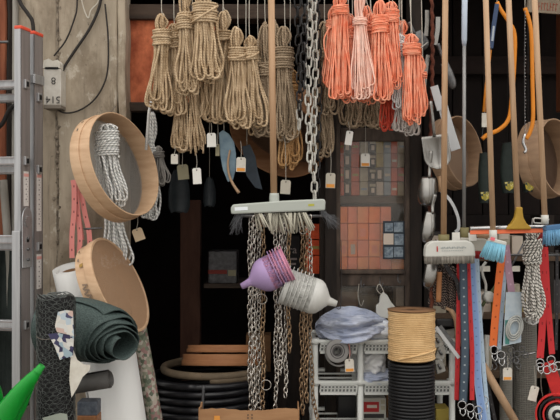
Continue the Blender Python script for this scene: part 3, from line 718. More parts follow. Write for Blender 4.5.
# chicken wire roll, standing in front
def wire_roll():
    y = -.60; cx = P(56, 0, y)[0]; zt = P(0, 293, y)[2]; rad = 19*S(y)
    t = thing('wire_netting_roll', 'black hexagonal wire netting roll standing upright in front of the ladder', 'wire roll', (cx, y, 0))
    mt = mat('black_wire', (96,100,98), rough=.4, metal=.4, island=.6)
    mb = MB(); r = random.Random(2)
    for L_, rr in enumerate((rad, rad*.95)):
        nc = 17-L_*2; cw = 2*PI/nc; h = .0135; rows = int((zt-.02)/h); z0 = .02
        for i in range(rows):
            if z0+i*h < .42: continue
            for j in range(nc):
                th = (j+(i % 2)*.5)*cw
                if math.sin(th) > .55: continue
                def pt(a, z, k=rr): return np.array((cx+k*math.cos(a)*(1+.02*math.sin(z*31+L_)), y+k*math.sin(a), z+.006*math.sin(a*2.3+z*9+L_*2)))
                jz = r.uniform(-.002, .002); p0 = pt(th-cw*.5, z0+i*h+jz); p1 = pt(th, z0+(i+.42)*h+jz); p2 = pt(th+cw*.5, z0+i*h+jz); p3 = pt(th, z0+(i+1)*h)
                mb.tube([p0, p1, p2], .0010, 3, cap=False); mb.tube([p1, p3], .0015, 3, cap=False)
    mb.build('netting', mt, t, kind='stuff')
    mb = MB(); mb.lathe([(rad*.9, 0), (rad*.9, zt-.012), (rad*.5, zt-.012), (rad*.5, 0)], Matrix.Translation((cx, y, 0)), 24, close=True); mb.build('inner_layers', black_m, t)
    # coiled edge at the top
    mb = MB()
    for k in range(5):
        pts = [(cx+rad*(.5+.12*k)*math.cos(a), y+rad*(.5+.12*k)*math.sin(a), zt-.01+.008*math.sin(a*3+k)) for a in np.linspace(0, 2*PI, 40)]
        mb.tube(pts, .0016, 4, cap=False)
    mb.build('selvedge', mt, t)
    # torn paper label
    fl = mat_pattern('label_print', [(200,198,192), (176,190,200), (210,206,198), (70,70,100), (196,170,160), (204,204,200)], 55)
    lb = mat_pattern('label_print_dark', [(196,194,190), (50,48,78), (60,58,90), (206,204,200), (150,170,180)], 75)
    def patch(pts, mt_, nm, yy):
        m_ = Matrix(((1, 0, 0), (0, 0, -1), (0, 1, 0))).to_4x4(); c0 = P(62, 336, yy); m_.translation = Vector(c0)
        q = [((a-62)*S(yy), (336-b)*S(yy)) for a, b in pts]
        mb = MB(); mb.prism(q, 0, .0012, m_); return mb.build(nm, mt_, t)
    patch([(58, 312), (66, 310), (73, 311), (74, 336), (66, 334), (57, 332), (55, 326)], fl, 'paper_label', y-rad-.004)
    patch([(48, 334), (57, 333), (74, 336), (73, 357), (65, 358), (60, 360), (54, 345)], lb, 'paper_label', y-rad-.008)
    mb = MB(); pts = [(cx+rad*1.01*math.cos(a), y+rad*1.01*math.sin(a), P(0, 336, y)[2]+.003*math.sin(a*4)) for a in np.linspace(0, 2*PI, 30)]
    mb.tube(pts, .0012, 5); mb.build('tie_wire', wire_m, t)
    patch([(42, 418), (60, 413), (67, 414), (68, 421), (48, 425)], mat('grey_label', (150,156,146), rough=.7), 'paper_label', y-rad-.004)
    return t
wire_roll()
mb = MB(); mb.prism([(-.035, .02), (-.03, .09), (-.012, .045), (.012, .03), (.03, .03), (.028, .012), (.005, -.01), (-.012, -.045), (-.03, -.075), (-.037, -.02)], 0, .002, facing(81, 374, -.665))
tag(mb.build('torn_paper', paper, sub=0), 'torn crumpled white paper beside the wire netting roll', 'paper')
sheet_roll('dark_film_roll', 'dark grey film roll poking out below the green cloth roll', P(74, 385, -.38), P(110, 379, -.40), .034, mat('dark_film', (70,68,66), (90,88,86), rough=.6, scale=(10,10,10)), 3, .5, 5)
t = thing('packet', 'small dark patterned packet with orange foot at the bottom beside the wire roll', 'packet', P(84, 450, -.37))
mb = MB(); mb.pbox(77, 402, 97, 416, -.40, -.33); mb.build('upper_band', mat('navy_pack', (60,66,78), (90,96,104), rough=.6, scale=(50,50,50)), t, bevel=.004)
mb = MB(); mb.pbox(77, 416, 97, 450, -.405, -.33); mb.build('lower_band', mat('brown_pack', (150,100,62), (120,80,52), rough=.6, scale=(40,40,40)), t, bevel=.004)
# green watering can: two spouts enter the frame at lower left
def can():
    y = -.75
    t = thing('watering_can', 'bright green plastic watering can, its long spout entering the frame at lower left', 'watering can', P(-18, 520, y))
    def q(a, b, yy=y): return P(a, b, yy)
    mb = MB(); pts = curve([q(-8, 436), q(5, 415), q(19, 394), q(33, 377), q(37, 372)], 20); mb.tube(pts, np.interp(np.linspace(0, 1, 20), [0, .4, .8, 1], [.05, .031, .0165, .013]), 20); sp = mb.build('spout', green_pl, t)
    mb = MB(); mb.lathe([(.0145, 0), (.0145, .004), (.0125, .005), (.0105, .026), (.0085, .026), (.0085, .0)], frame(pts[-1], pts[-1]-pts[-2]), 20); mb.build('spout_tip', green_pl, sp)
    mb = MB(); pts = curve([q(-30, 372, y+.05), q(-14, 384, y+.05), q(-9, 400, y+.05), q(-9, 425, y+.05), q(-16, 470, y+.05)], 20); mb.tube(pts, np.interp(np.linspace(0, 1, 20), [0, .3, 1], [.016, .034, .05]), 16); mb.build('handle', green_pl, t)
    mb = MB(); pts = curve([q(-8, 470, y+.05), q(9, 428, y+.04), q(22, 406, y+.03), q(32, 386, y+.01)], 14); mb.tube(pts, np.linspace(.03, .008, 14), 10); mb.build('spout_rib', green_pl, t)
    mb = MB(); mb.lathe([(.001, 0), (.1, 0), (.11, .02), (.11, .2), (.095, .24), (.06, .25), (.055, .25), (.05, .24)], Matrix.Translation(Vector(q(-42, 510))), 28); mb.build('body', green_pl, t)
can()

# ------------------------------------------------------------------ price tags
def price_tag(px, py, w_, h_, y, label, rot=0., mt=None, print_=True, up=10, hole=True):
    mt = mt or paper; s = S(y); m = facing(px, py, y, rot)
    t = thing('price_tag', label, 'price tag', P(px, py+h_/2, y), 'price tags on strings')
    a, b = w_*s/2, h_*s/2; c = a*.3
    mb = MB(); mb.prism([(-a, -b), (a, -b), (a, b-c), (a-c, b), (-a+c, b), (-a, b-c)], -.0006, .0006, m); mb.build('card', mt, t)
    mb = MB(); q = m @ Vector((0, b*.75, .001)); top = P(px+R.uniform(-1, 1), py-h_/2-up, y+.01)
    mb.tube(curve([tuple(q), tuple(q+Vector((0, -.002, .008))), tuple((np.array(q)+top)/2+np.array((.002, 0, 0))), top], 8), .0009, 4); mb.build('string', string_m, t)
    if hole:
        mb = MB(); mb.lathe([(.0001, .0012), (.0028, .0012), (.003, .0006)], m @ Matrix.Translation((0, b*.75, 0)), 8); mb.build('eyelet', ink, t)
    if print_:
        mb = MB(); mb.box((0, -b*.7, .0009), (a*1.7, b*.45, .0006), m); mb.build('price_strip', ink_o, t)
    return t
price_tag(211.5, 140, 9, 14, -.02, 'white price tag under the fattest jute hank', .03, paper_w, False)
price_tag(197, 176, 8.5, 16, -.01, 'white price tag hanging under the frayed jute rope ends', .06, paper_w, False, 14)
price_tag(174.5, 159, 7, 10, .0, 'small off-white price tag at the low jute loops', 0, paper, False, 8)
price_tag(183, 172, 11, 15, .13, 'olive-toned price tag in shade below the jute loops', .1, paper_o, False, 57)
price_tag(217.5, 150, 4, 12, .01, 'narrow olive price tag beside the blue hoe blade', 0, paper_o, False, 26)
price_tag(241, 164.5, 9.5, 14.5, -.02, 'price tag with orange strip right of the blue hoe blade', -.03, paper, True, 16)
price_tag(285.5, 187, 10, 14, -.04, 'plain grey-beige price tag just above the push broom head', -.06, mat('tag_beige', (186,180,166), rough=.85), False, 44)
price_tag(330.5, 180.5, 9.5, 15, -.02, 'beige price tag with yellow strip beside the white plastic chain', -.03, mat('tag_beige', (186,180,166)), True, 24)
price_tag(349, 138, 7, 14, .02, 'white price tag below the grey jute hanks at the glass door', -.15, paper_w, False, 10)
price_tag(365.3, 160, 9, 13, .19, 'white price tag with orange foot in front of the upper door glass', 0, paper_w, True, 34)
price_tag(138.5, 234.5, 10.5, 12.5, .0, 'tan price tag below the open wooden sieve', .35, mat('tag_tan', (190,170,142), rough=.85), False, 13)
price_tag(349.5, 365.5, 9, 13, -.08, 'price tag with orange print on the grey tape rolls', .05, paper, True, 22)
price_tag(507.5, 374, 9, 12.5, -.06, 'price tag with yellow foot below the clips in front of the mesh rolls', 0, paper, True, 12)
price_tag(533.5, 393.5, 8.5, 15, -.06, 'plain white tilted price tag beside the red leash coil', -.25, paper, False, 20)

# ------------------------------------------------------------------ push broom
def push_broom():
    y = -.2; t = thing('push_broom', 'push broom with pale grey head and long wooden handle hung upside down', 'broom', P(279, 236, y))
    mb = MB(); pts = [P(274, 200, y), P(272.5, 100, y), P(271, -25, y)]
    mb.tube(pts, 3.3*S(y), 14); mb.build('handle', wood_h, t)
    hd = mat('broom_grey', (172,177,170), rough=.45)
    m = facing(278.5, 207, y, math.radians(2.6)); s = S(y)
    out = [(-47*s, -5*s), (46*s, -5.5*s), (47*s, 4*s), (45*s, 6*s), (4*s, 6*s), (-45*s, 4.5*s), (-47.5*s, 1*s)]
    mb = MB(); mb.prism(out, -.03, .03, m); h = mb.build('head', hd, t, bevel=.006)
    mb = MB(); mb.lathe([(.0001, .05), (.017, .05), (.018, .04), (.019, .0), (.022, -.012), (.0001, -.012)], frame(P(274.3, 206.5, y-.002), (0, 0, 1)), 20); mb.build('socket', hd, t)
    mb = MB(); mb.box((-37*s, 0, .0305), (13*s, 3.4*s, .001), m); mb.build('clear_sticker', mat('sticker_sheen', (226,232,236), rough=.15), h)
    mb = MB(); mb.box((32.5*s, .5*s, .0305), (6*s, 2.2*s, .001), m); mb.build('yellow_sticker', mat('yellow_lbl', (176,172,70), rough=.5), h)
    wb = mat('white_bristle', (188,184,168), rough=.6, island=.15); mb = MB(); r = random.Random(4)
    for k in range(26):
        x = -24+50*k/25; z0 = P(279+x, 212-x*.03, y)
        for d in range(4):
            yy = y-.022+.014*d; lx = r.uniform(-.5, .5)*5+4*math.sin(x*.3)+4
            a = P(279+x, 213-x*.02, yy); b = P(279+x+lx, 232+r.uniform(-3, 3)-abs(x)*.12, yy)
            if r.random() < .42: continue
            mb.tube([a, (a+b)/2, b], [.0042, .0034, .0028], 5)
    mb.build('bristles', wb, t, kind='stuff')
    mb = MB()
    for k in range(60):
        a = P(321+r.uniform(-1, 4), 210+r.uniform(-1, 5), y+.03*r.uniform(-1, 1)); b = P(328+r.uniform(0, 13), 222+r.uniform(-4, 8), y+.04*r.uniform(-1, 1))
        mb.tube([a, b], .0006, 3)
    for k in range(50):
        a = P(240+r.uniform(-5, 4), 212, y+.03*r.uniform(-1, 1)); b = P(238+r.uniform(-9, 5), 228+r.uniform(-4, 8), y+.03*r.uniform(-1, 1))
        mb.tube([a, b], .0006, 3)
    mb.build('fine_bristles', mat('grey_bristle', (110,112,116), rough=.6), t, kind='stuff')
push_broom()

# ------------------------------------------------------------------ plastic chains (links are parts) and metal chains
def link_path(L, W, n=14):
    r_ = W/2; h = L/2-r_; pts = []
    for k in range(n//2+1): a = PI*k/(n//2); pts.append((r_*math.cos(a), 0, h+r_*math.sin(a)))
    for k in range(n//2+1): a = PI+PI*k/(n//2); pts.append((r_*math.cos(a), 0, -h+r_*math.sin(a)))
    return np.array(pts)
lk = MB(); lk.tube(link_path(.044, .022), .0036, 8, closed=True)
lw = lk.mesh('chain_link', mat('chain_white', (192,190,182), rough=.4), (0, 0, 0)); lb_ = lk.mesh('chain_link', mat('chain_black', (34,33,34), rough=.22), (0, 0, 0))
def pchain(px, y0, y1, y, me, label, sway=0, seed=0):
    t = thing('plastic_chain', label, 'chain', P(px, y1, y), 'plastic chains hanging in the middle'); r = random.Random(seed)
    z = P(px, y1, y)[2]+.022; zt = P(px, y0, y)[2]; k = 0
    while z < zt:
        o = bpy.data.objects.new('link', me); C.objects.link(o); o.parent = t
        wx = P(px, 0, y)[0]+.004*math.sin(k*.35+seed)
        o.location = Vector((wx, y, z))-Vector(worg[t.name])
        o.rotation_euler = (r.uniform(-.08, .08), r.uniform(-.1, .1), (.35 if k % 2 else .35+PI/2)+r.uniform(-.2, .2)); z += .0365; k += 1
    return t
pchain(298.5, -16, 112, -.10, lb_, 'black plastic chain at the left of the group, ending half way', seed=1)
pchain(303.5, -16, 92, -.14, lb_, 'black plastic chain in front at the top, shortest of the black ones', seed=5)
pchain(309, -16, 172, -.12, lw, 'white plastic chain ending above the beige tag', seed=2)
pchain(314.5, -16, 202, -.10, lw, 'longest white plastic chain reaching the push broom head', seed=3)
pchain(299.5, 100, 130, -.08, lw, 'short white plastic chain end below the black chain', seed=6)
pchain(318, -16, 198, -.06, lb_, 'black plastic chain behind the longest white one', seed=4)
rail = MB(); rail.tube([P(240, 216, -.06), P(334, 216, -.06)], .006, 8); rail.tube([P(334, 216, -.06), P(334, 216, .4)], .006, 8); rail.tube([P(240, 216, -.06), P(240, 216, -.06)+np.array((0, .2, 0))], .006, 8)
tag(rail.build('chain_rail', steel_d), 'dark steel rod behind the push broom head carrying the metal chains', 'rod')
def mchain(px, y0, y1, y, label, mt, seed, L=.024, W=.0155, wr=.0026, drift=0):
    r = random.Random(seed); s = S(y); mb = MB(); z = P(px, y1, y)[2]; zt = P(px, y0, y)[2]; base = link_path(L, W, 10); k = 0; h = zt-z
    while z < zt:
        rz = (.6 if k % 2 else .6+PI/2)+r.uniform(-.3, .3); rx = r.uniform(-.15, .15)
        M_ = Matrix.Rotation(rz, 3, 'Z') @ Matrix.Rotation(rx, 3, 'Y')
        f = (zt-z)/h; c = np.array((P(px, 0, y)[0]+drift*s*f**3+.003*math.sin(k*.5+seed), y+.003*math.sin(k*.7), z))
        mb.tube(base @ np.array(M_).T+c, wr, 5, closed=True); z += L-2.3*wr; k += 1
    o = mb.build('metal_chain', mt, kind=None); return tag(o, label, 'chain', 'metal chains under the push broom')
mc = [(250, 412, -.05, zinc, 'silver chain at the far left under the push broom'), (254, 408, -.085, zinc, 'silver chain second from left under the push broom'),
      (258.5, 410, -.06, zinc, 'silver chain third from left under the push broom'), (263, 408, -.08, zinc_y, 'brass-toned chain at the right of the leftmost bunch'),
      (276, 412, -.06, zinc, 'silver chain in the middle bunch, left one'), (280.5, 372, -.085, zinc, 'silver chain in the middle bunch, centre one'), (285.5, 395, -.06, zinc, 'silver chain in the middle bunch, right one'), (289, 350, -.09, zinc_y, 'brass-toned chain at the right of the middle bunch'),
      (302, 412, -.06, zinc_y, 'brass-toned chain beside the white shelf, left one'), (306.5, 400, -.08, zinc_y, 'brass-toned chain beside the white shelf, right one'), (310, 300, -.06, zinc, 'short silver chain hanging behind the frosted funnels')]
for i, (px, yb, y, mt_, lab) in enumerate(mc): mchain(px, 216, yb, y, lab, mt_, i)
mchain(310, 300, 425, -.05, 'brass-toned chain crossing the foot of the white shelf post', zinc_y, 33, drift=8)
for i, (px, py, rr, lab) in enumerate(((253, 291, 5, 'steel ring clipped to the left silver chain'), (262, 299, 5, 'steel ring beside the left silver chain ring'), (266, 385, 5, 'steel ring low on the left chain bunch'), (279, 365, 4.5, 'steel ring on the middle chain bunch'), (303, 230, 4, 'steel ring just under the push broom head'))):
    s = S(-.1); mb = MB(); m = facing(px, py, -.1); mb.tube(mb.tr([(rr*s*math.cos(a), rr*s*math.sin(a), 0) for a in np.linspace(0, 2*PI, 24, endpoint=False)], m), .0014, 6, closed=True)
    tag(mb.build('key_ring', zinc), lab, 'ring', 'steel rings on chains')

# ------------------------------------------------------------------ nested funnels
def funnel(name, label, group, tip, mouth, Rm, mt, sc_, rimm=None, off=0):
    """tip/mouth 3D points: spout end and mouth centre"""
    tip = Vector(tip); mouth = Vector(mouth); ax = (tip-mouth).normalized(); L = (tip-mouth).length
    m = frame(mouth - ax*off, ax, (0, 0, 1))
    t = thing(name, label, 'funnel', (mouth - ax*off)-Vector((0, 0, Rm)), group)
    p = sc_; out = [(Rm, 0), (Rm, L*.28), (Rm*.97, L*.36), (Rm*.86, L*.46), (Rm*.62, L*.58), (Rm*.36, L*.68), (Rm*.24, L*.74), (Rm*.17, L*.99)]
    inn = [(r_-.0016, z) for r_, z in out[::-1]]
    mb = MB(); mb.lathe(out+inn, m, 40, close=True); b = mb.build('bowl', mt, t)
    mb = MB(); mb.lathe([(Rm, 0), (Rm+.0026, .0), (Rm+.0026, .003), (Rm, .0028)], m, 40, close=True); mb.build('rim', rimm or mt, t)
    up = Vector((0, 0, 1)); up = (up-ax*up.dot(ax)).normalized(); tb = frame(mouth - ax*off + up*(Rm+.005) + ax*.0015, ax, up)
    mb = MB(); mb.prism([(-.007, -.005), (.007, -.005), (.005, .007), (-.005, .007)], -.0014, .0014, tb); mb.build('hanging_tab', rimm or mt, t)
    return t, m
GF = 'frosted funnels nested in a stack'
for i in range(7):
    y = -.16; t, m = funnel('funnel', 'frosted white funnel at the front of its nested stack, spout to the right' if i == 0 else 'frosted white funnel nested behind the front one', GF, P(337, 304, y), P(306.5, 293.5, y), 18*S(y), fx, 1, off=i*.0155)
    if i: t['label'] = 'frosted white funnel nested number %s from the front, only its rim showing' % ('', 'two', 'three', 'four', 'five', 'six', 'seven')[i]
    if i == 0:
        m_ = facing(316.5, 298, y-18*S(y)*.93); mb = MB(); mb.lathe([(.0001, .001), (.0075, .0)], m_, 14); mb.build('orange_sticker', ink_o, t)
for i in range(6):
    y = -.19; t, m = funnel('funnel', '', 'purple and pink funnels nested in a stack', P(241, 286.5, y), P(276, 270, y), 17.5*S(y), purp if i == 0 else (pinkp if i % 2 else purp), 1, rimm=(purp, pinkp, purp, pinkp, pinkp, pinkp)[i], off=i*.0105)
    t['label'] = ('lavender funnel at the front of its stack, spout to the left', 'pink funnel nested second in the lavender stack', 'lavender funnel nested third in its stack', 'pink funnel nested fourth in the lavender stack', 'lavender funnel nested fifth in its stack', 'pink funnel at the open rear end of the lavender stack')[i]
mb = MB(); mb.tube(pcurve([(334, 306, -.16), (339, 309, -.17), (341, 303, -.16), (341.5, 270, .0), (341, 240, .2)], 0, 20), .0014, 5)
tag(mb.build('hanging_string', cable_m), 'thin dark cord holding up the funnel spout', 'cord')
mb = MB(); mb.tube(pcurve([(246, 283, -.19), (276, 268, -.19), (300, 291, -.16), (322, 299, -.16)], 0, 20), .0016, 5)
tag(mb.build('hanging_string', cable_m), 'cord threaded through both funnel stacks', 'cord')

# ------------------------------------------------------------------ interior: door with glass, boxes behind
def glass_door():
    t = struct(thing('door_1', 'grey brown glazed door with two tall panes', 'door', P(378, 480, .25)))
    del t['label'], t['category']
    for (x0, y0, x1, y1, nm) in ((333.5, 60, 340.5, 480, 'stile'), (405, 60, 412, 480, 'stile'), (340.5, 270, 405, 274, 'rail'), (340.5, 274, 405, 286, 'rail'), (340.5, 128, 405, 141, 'rail'), (340.5, 420, 405, 480, 'rail')):
        mb = MB(); mb.pbox(x0, y0, x1, y1, .22 if (y1-y0) > 4.5 else .205, .26); mb.build(nm, wood_door, t, bevel=.003)
    gl = mat_glass('dusty_hazed_glass', (254,252,250), dust_haze=.075)  # dust film plus extra pale haze, put in to brighten the cartons behind
    for (x0, y0, x1, y1) in ((340.5, 141, 405, 270), (340.5, 286, 405, 420)):
        mb = MB(); mb.pbox(x0, y0, x1, y1, .238, .242); mb.build('pane', gl, t)
glass_door()
for i, (px, py) in enumerate(((361, 281), (380, 280), (398, 277))):
    mb = MB(); mb.tube(pcurve([(px, py-3, .22), (px, py, .19), (px, py+4, .18), (px+2, py+6, .17), (px+3, py+3, .16)], .35, 14), .0022, 6)
    tag(mb.build('cup_hook', steel_d), ('left cup hook on the door rail', 'middle cup hook on the door rail', 'right cup hook on the door rail')[i], 'hook', 'cup hooks on the door rail')
mb = MB(); mb.tube(pcurve([(359, 284), (358, 296), (361, 306), (364, 300)], .18, 14), .0012, 5); tag(mb.build('hanging_string', string_m), 'thin string dangling from the left cup hook', 'cord')
def carton(x0, y0, x1, y1, y, dep, mt, label, group, name='small_carton', front=None, cat='box'):
    s = S(y); mb = MB(); mb.pbox(x0, y0, x1, y1, y, y+dep)
    if front is None:
        return tag(mb.build(name, mt, bevel=.002), label, cat, group)
    t = thing(name, label, cat, P((x0+x1)/2, y1, y+dep/2), group); mb.build('box_body', mt, t, bevel=.002)
    for (a0, b0, a1, b1, fm) in front:
        mb = MB(); mb.pbox(x0+(x1-x0)*a0, y0+(y1-y0)*b0, x0+(x1-x0)*a1, y0+(y1-y0)*b1, y-.002, y+.001); mb.build('printed_panel', fm, t)
    return t
shade = mat('shelf_board', (70,58,50), (92,78,68), rough=.8, scale=(6,30,30))
t = thing('display_shelf', 'dark wooden shelf unit behind the glass door', 'shelf', P(376, 480, .42))
for (a, b) in ((196, 203), (274, 280), (128, 132), (332, 338)): mb = MB(); mb.pbox(334, a, 408, b, .28, .46); mb.build('board', shade, t)
mb = MB(); mb.pbox(334, 80, 410, 480, .47, .49); mb.build('back_board', wood_dk, t)
cm = {'red': mat('carton_red', (206,104,80), (186,90,70), rough=.7, scale=(30,30,30)), 'grey': mat('carton_grey', (182,174,154), (160,152,136), rough=.7, scale=(30,30,30)), 'black': mat('carton_black', (54,52,52), (70,66,66), rough=.6, scale=(30,30,30)),
      'olive': mat('carton_olive', (172,152,84), (150,134,74), rough=.7, scale=(30,30,30)), 'blue': mat('carton_blue', (134,148,160), (150,160,170), rough=.7, scale=(30,30,30)), 'pale': mat('carton_pale', (206,192,178), rough=.7)}
cols = [(340, 344, 'red'), (344.3, 351, 'black'), (351.3, 359.5, 'red'), (360, 368, 'grey'), (368.3, 376, 'black'), (376.3, 383.5, 'olive'), (384, 391, 'blue'), (391.3, 397.5, 'red'), (398, 405, 'grey')]
ords = ('bottom', 'second lowest', 'third lowest', 'top')
for ci, (x0, x1, cn) in enumerate(cols):
    for ri in range(4):
        y1 = 195.5-ri*14.2; y0 = y1-13.8; c = cn
        if cn == 'olive' and ri < 2: c = 'black' if ri else 'pale'
        if cn == 'red' and ci == 7 and ri == 1: c = 'red'
        if ci == 8 and ri == 1: c = 'red'
        fr = None
        if c == 'black': fr = [(.18, .2, .72, .8, cm['pale'])] if ci != 4 else [(.2, .15, .95, .35, cm['grey']), (.4, .45, .8, .8, cm['pale'])]
        elif c in ('red', 'grey', 'blue'): fr = [(.15, .45, .85, .62, cm['olive'] if c == 'red' and ri % 2 else (cm['pale'] if c != 'grey' else cm['blue']))] if (ri+ci) % 2 else None
        carton(x0, y0, x1, y1, .275+.010*((ci*7+ri*3) % 4), .12, cm[c], '%s small carton, %s in the column %s from the left behind the upper glass' % (c if c != 'pale' else 'pale', ords[ri], ('first', 'second', 'third', 'fourth', 'fifth', 'sixth', 'seventh', 'eighth', 'ninth')[ci]), 'small cartons behind the upper glass', front=fr)
cor = [mat('carton_orange', (255,158,104), (246,140,90), rough=.75, scale=(20,20,20)), mat('carton_orange2', (255,176,126), (250,160,112), rough=.75, scale=(20,20,20)), mat('carton_orange3', (250,160,130), (238,146,116), rough=.75, scale=(20,20,20))]
cx = [(340, 347.5), (348, 357), (357.5, 368.5), (369, 380), (380.5, 391), (391.5, 404)]
for ci, (x0, x1) in enumerate(cx):
    for ri in range(4):
        y1 = 273.5-ri*16.8; y0 = y1-16.4
        if ci == 5 and ri == 3: continue
        fr = [(.25, .3, .75, .8, cor[(ci+ri+1) % 3])] if (ci+ri) % 3 == 1 else ([(.3, .25, .8, .85, cm['pale'])] if (ci, ri) == (1, 1) else None)
        carton(x0, y0, x1, y1, .275+.006*((ci*5+ri*3) % 4), .14, cor[(ci*2+ri) % 3], 'orange carton, %s in the stack %s from the left behind the lower glass' % (ords[ri], ('first', 'second', 'third', 'fourth', 'fifth', 'sixth')[ci]), 'orange cartons behind the lower glass', front=fr)
# leaflet on the glass
t = thing('leaflet', 'leaflet with grey-blue pictures taped inside the lower glass', 'leaflet', P(393, 259, .236))
mb = MB(); mb.pbox(383, 221, 404.5, 259, .232, .234); mb.build('sheet', mat('leaflet_dark', (44,54,64), rough=.4), t)
gp = mat('picture_grey', (150,164,174), (84,98,112), rough=.5, scale=(60,60,60))
for (a, b, c, d, mm_) in ((385, 223, 393, 231.5, gp), (394, 222.5, 403, 232, gp), (383.5, 233.5, 393.5, 244.5, cm['pale']), (394.5, 234, 403.5, 245, gp), (384.5, 247, 393, 257.5, gp), (394, 247, 403, 257, gp)):
    mb = MB(); mb.pbox(a, b, c, d, .2305, .2325); mb.build('picture', mm_, t)
# brown goods behind the lower pane
for i, (x0, y0, x1, y1, mt_, lab) in enumerate(((342, 292, 358, 330, card_d, 'brown carton behind the bottom pane, left one'), (360, 296, 378, 330, mat('carton_dim', (86,78,64), (110,100,84), rough=.8, scale=(20,20,20)), 'dull olive carton behind the bottom pane'), (396, 287, 406, 306, cm['pale'], 'pale card behind the bottom pane at right'))):
    mb = MB(); mb.pbox(x0, y0, x1, y1 if i < 2 else y1, .34, .44); tag(mb.build('carton', mt_, bevel=.003), lab, 'box')
# orange cartons seen through the gap left of the jamb
for i, (a, b) in enumerate(((224, 239), (240, 255), (256, 274))):
    carton(306, a, 323, b, .42, .1, mat('carton_redorange', (226,92,46), (204,74,36), rough=.6, scale=(30,30,30)), '%s red-orange carton in the narrow gap left of the glass door' % ('top', 'middle', 'bottom')[i], 'red-orange cartons in the gap', front=[(.2, .4, .9, .6, cm['olive'])] if i == 1 else None)
mb = MB(); mb.pbox(302, 274, 326, 470, .4, .55); tag(mb.build('support_crate', wood_dk), 'dark wooden crate under the red-orange cartons', 'crate')
t = thing('dark_carton', 'dark carton with grey letters behind the chains', 'box', P(291, 290, .5))
mb = MB(); mb.pbox(280, 236, 300, 272, .52, .66); mb.build('box_body', black_m, t, bevel=.003)
gi = mat('dim_print', (120,112,110), rough=.8); lettering('lettering', 'ra', .05, facing(292.5, 250, .519), gi, t)
mb = MB(); mb.pbox(286, 258, 297, 260, .518, .521); mb.pbox(286, 263, 296, 265, .518, .521); mb.build('small_print', gi, t)
mb = MB(); mb.pbox(276, 272, 300, 470, .52, .8); tag(mb.build('support_crate', wood_dk), 'dark wooden crate under the lettered dark carton', 'crate')

# dim goods deeper inside
mb = MB(); mb.pbox(204, 284, 276, 288, .8, 1.2); o = mb.build('inner_shelf', wood_dk_h); tag(o, 'dark shelf board deep inside the shop', 'shelf')
t = thing('wrapped_parcel', 'dark shiny parcel with pale squiggles on the inner shelf', 'parcel', P(222, 284, .9))
mb = MB(); mb.pbox(208, 251, 237, 284, .85, 1.05); mb.build('parcel_body', mat('parcel', (46,44,46), (84,82,84), rough=.3, scale=(40,40,40)), t, bevel=.006)
mb = MB(); mb.pbox(208, 270, 227, 274, .846, .852); mb.build('red_band', mat('parcel_red', (120,40,30), rough=.6), t)
mb = MB(); mb.pbox(228, 270, 236, 276, .845, .852); mb.build('pale_label', paper_o, t)
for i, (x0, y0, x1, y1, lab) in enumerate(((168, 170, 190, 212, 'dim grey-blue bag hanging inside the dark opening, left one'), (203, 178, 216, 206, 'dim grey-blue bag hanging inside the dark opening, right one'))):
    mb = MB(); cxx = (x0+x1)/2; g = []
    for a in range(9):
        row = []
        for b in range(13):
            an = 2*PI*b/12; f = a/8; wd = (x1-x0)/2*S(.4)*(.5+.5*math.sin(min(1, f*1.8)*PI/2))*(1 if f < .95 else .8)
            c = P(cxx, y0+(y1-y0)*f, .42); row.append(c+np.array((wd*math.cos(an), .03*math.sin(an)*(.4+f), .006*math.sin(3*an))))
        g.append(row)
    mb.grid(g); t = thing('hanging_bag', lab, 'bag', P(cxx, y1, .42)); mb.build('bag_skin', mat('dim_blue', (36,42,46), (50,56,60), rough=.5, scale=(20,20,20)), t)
    mb = MB(); mb.tube([P(cxx, y0, .42), P(cxx, y0-30, .42), P(cxx, 107, .20)], .0015, 5); mb.build('string', string_m, t)
# blue hoe blade with tan edging, hanging
t = thing('garden_blade', 'blue metal hoe blade with a curved tan handle edge hanging under the jute ropes', 'hoe', P(232, 192, .02))
s = S(.02); m = facing(229, 160, .02)
out = [(-10, 27), (-6, 30), (0, 26), (5, 18), (7, 6), (7, -8), (4, -20), (-1, -22), (-6, -10), (-9, 6)]
mb = MB(); mb.prism([(a*s, b*s) for a, b in out], -.002, .002, m); mb.build('blade', mat('blue_steel', (96,120,136), (124,146,158), rough=.5, scale=(20,20,20)), t, bevel=.0015)
mb = MB(); mb.tube(pcurve([(230, 150), (228, 162), (229, 174), (233, 184), (239, 193)], .012, 18), np.linspace(.0035, .006, 18), 8); mb.build('edge', wood_l, t)
mb = MB(); mb.tube([P(224, 132, .02), P(223, 60, .08), (P(223, 0, .12)[0], .12, 2.36)], .0015, 5); mb.build('string', string_m, t)
t = thing('garden_blade', 'blue hoe blade with shade put into its colour, half hidden behind the price tag', 'hoe', P(254, 188, .1))
mb = MB(); mb.prism([(a*s*.9, b*s) for a, b in ((-9, 22), (0, 24), (6, 12), (9, -4), (14, -22), (6, -20), (-4, -8))], -.002, .002, facing(250, 168, .1)); mb.build('blade', mat('blue_steel_shaded', (40,50,60), (52,62,72), rough=.5, scale=(20,20,20)), t)  # darkened copy of the blue blade colour, shade put into it
mb = MB(); mb.tube([P(247, 148, .1), P(246, 60, .11), (P(246, 0, .12)[0], .12, 2.36)], .0015, 5); mb.build('string', string_m, t)

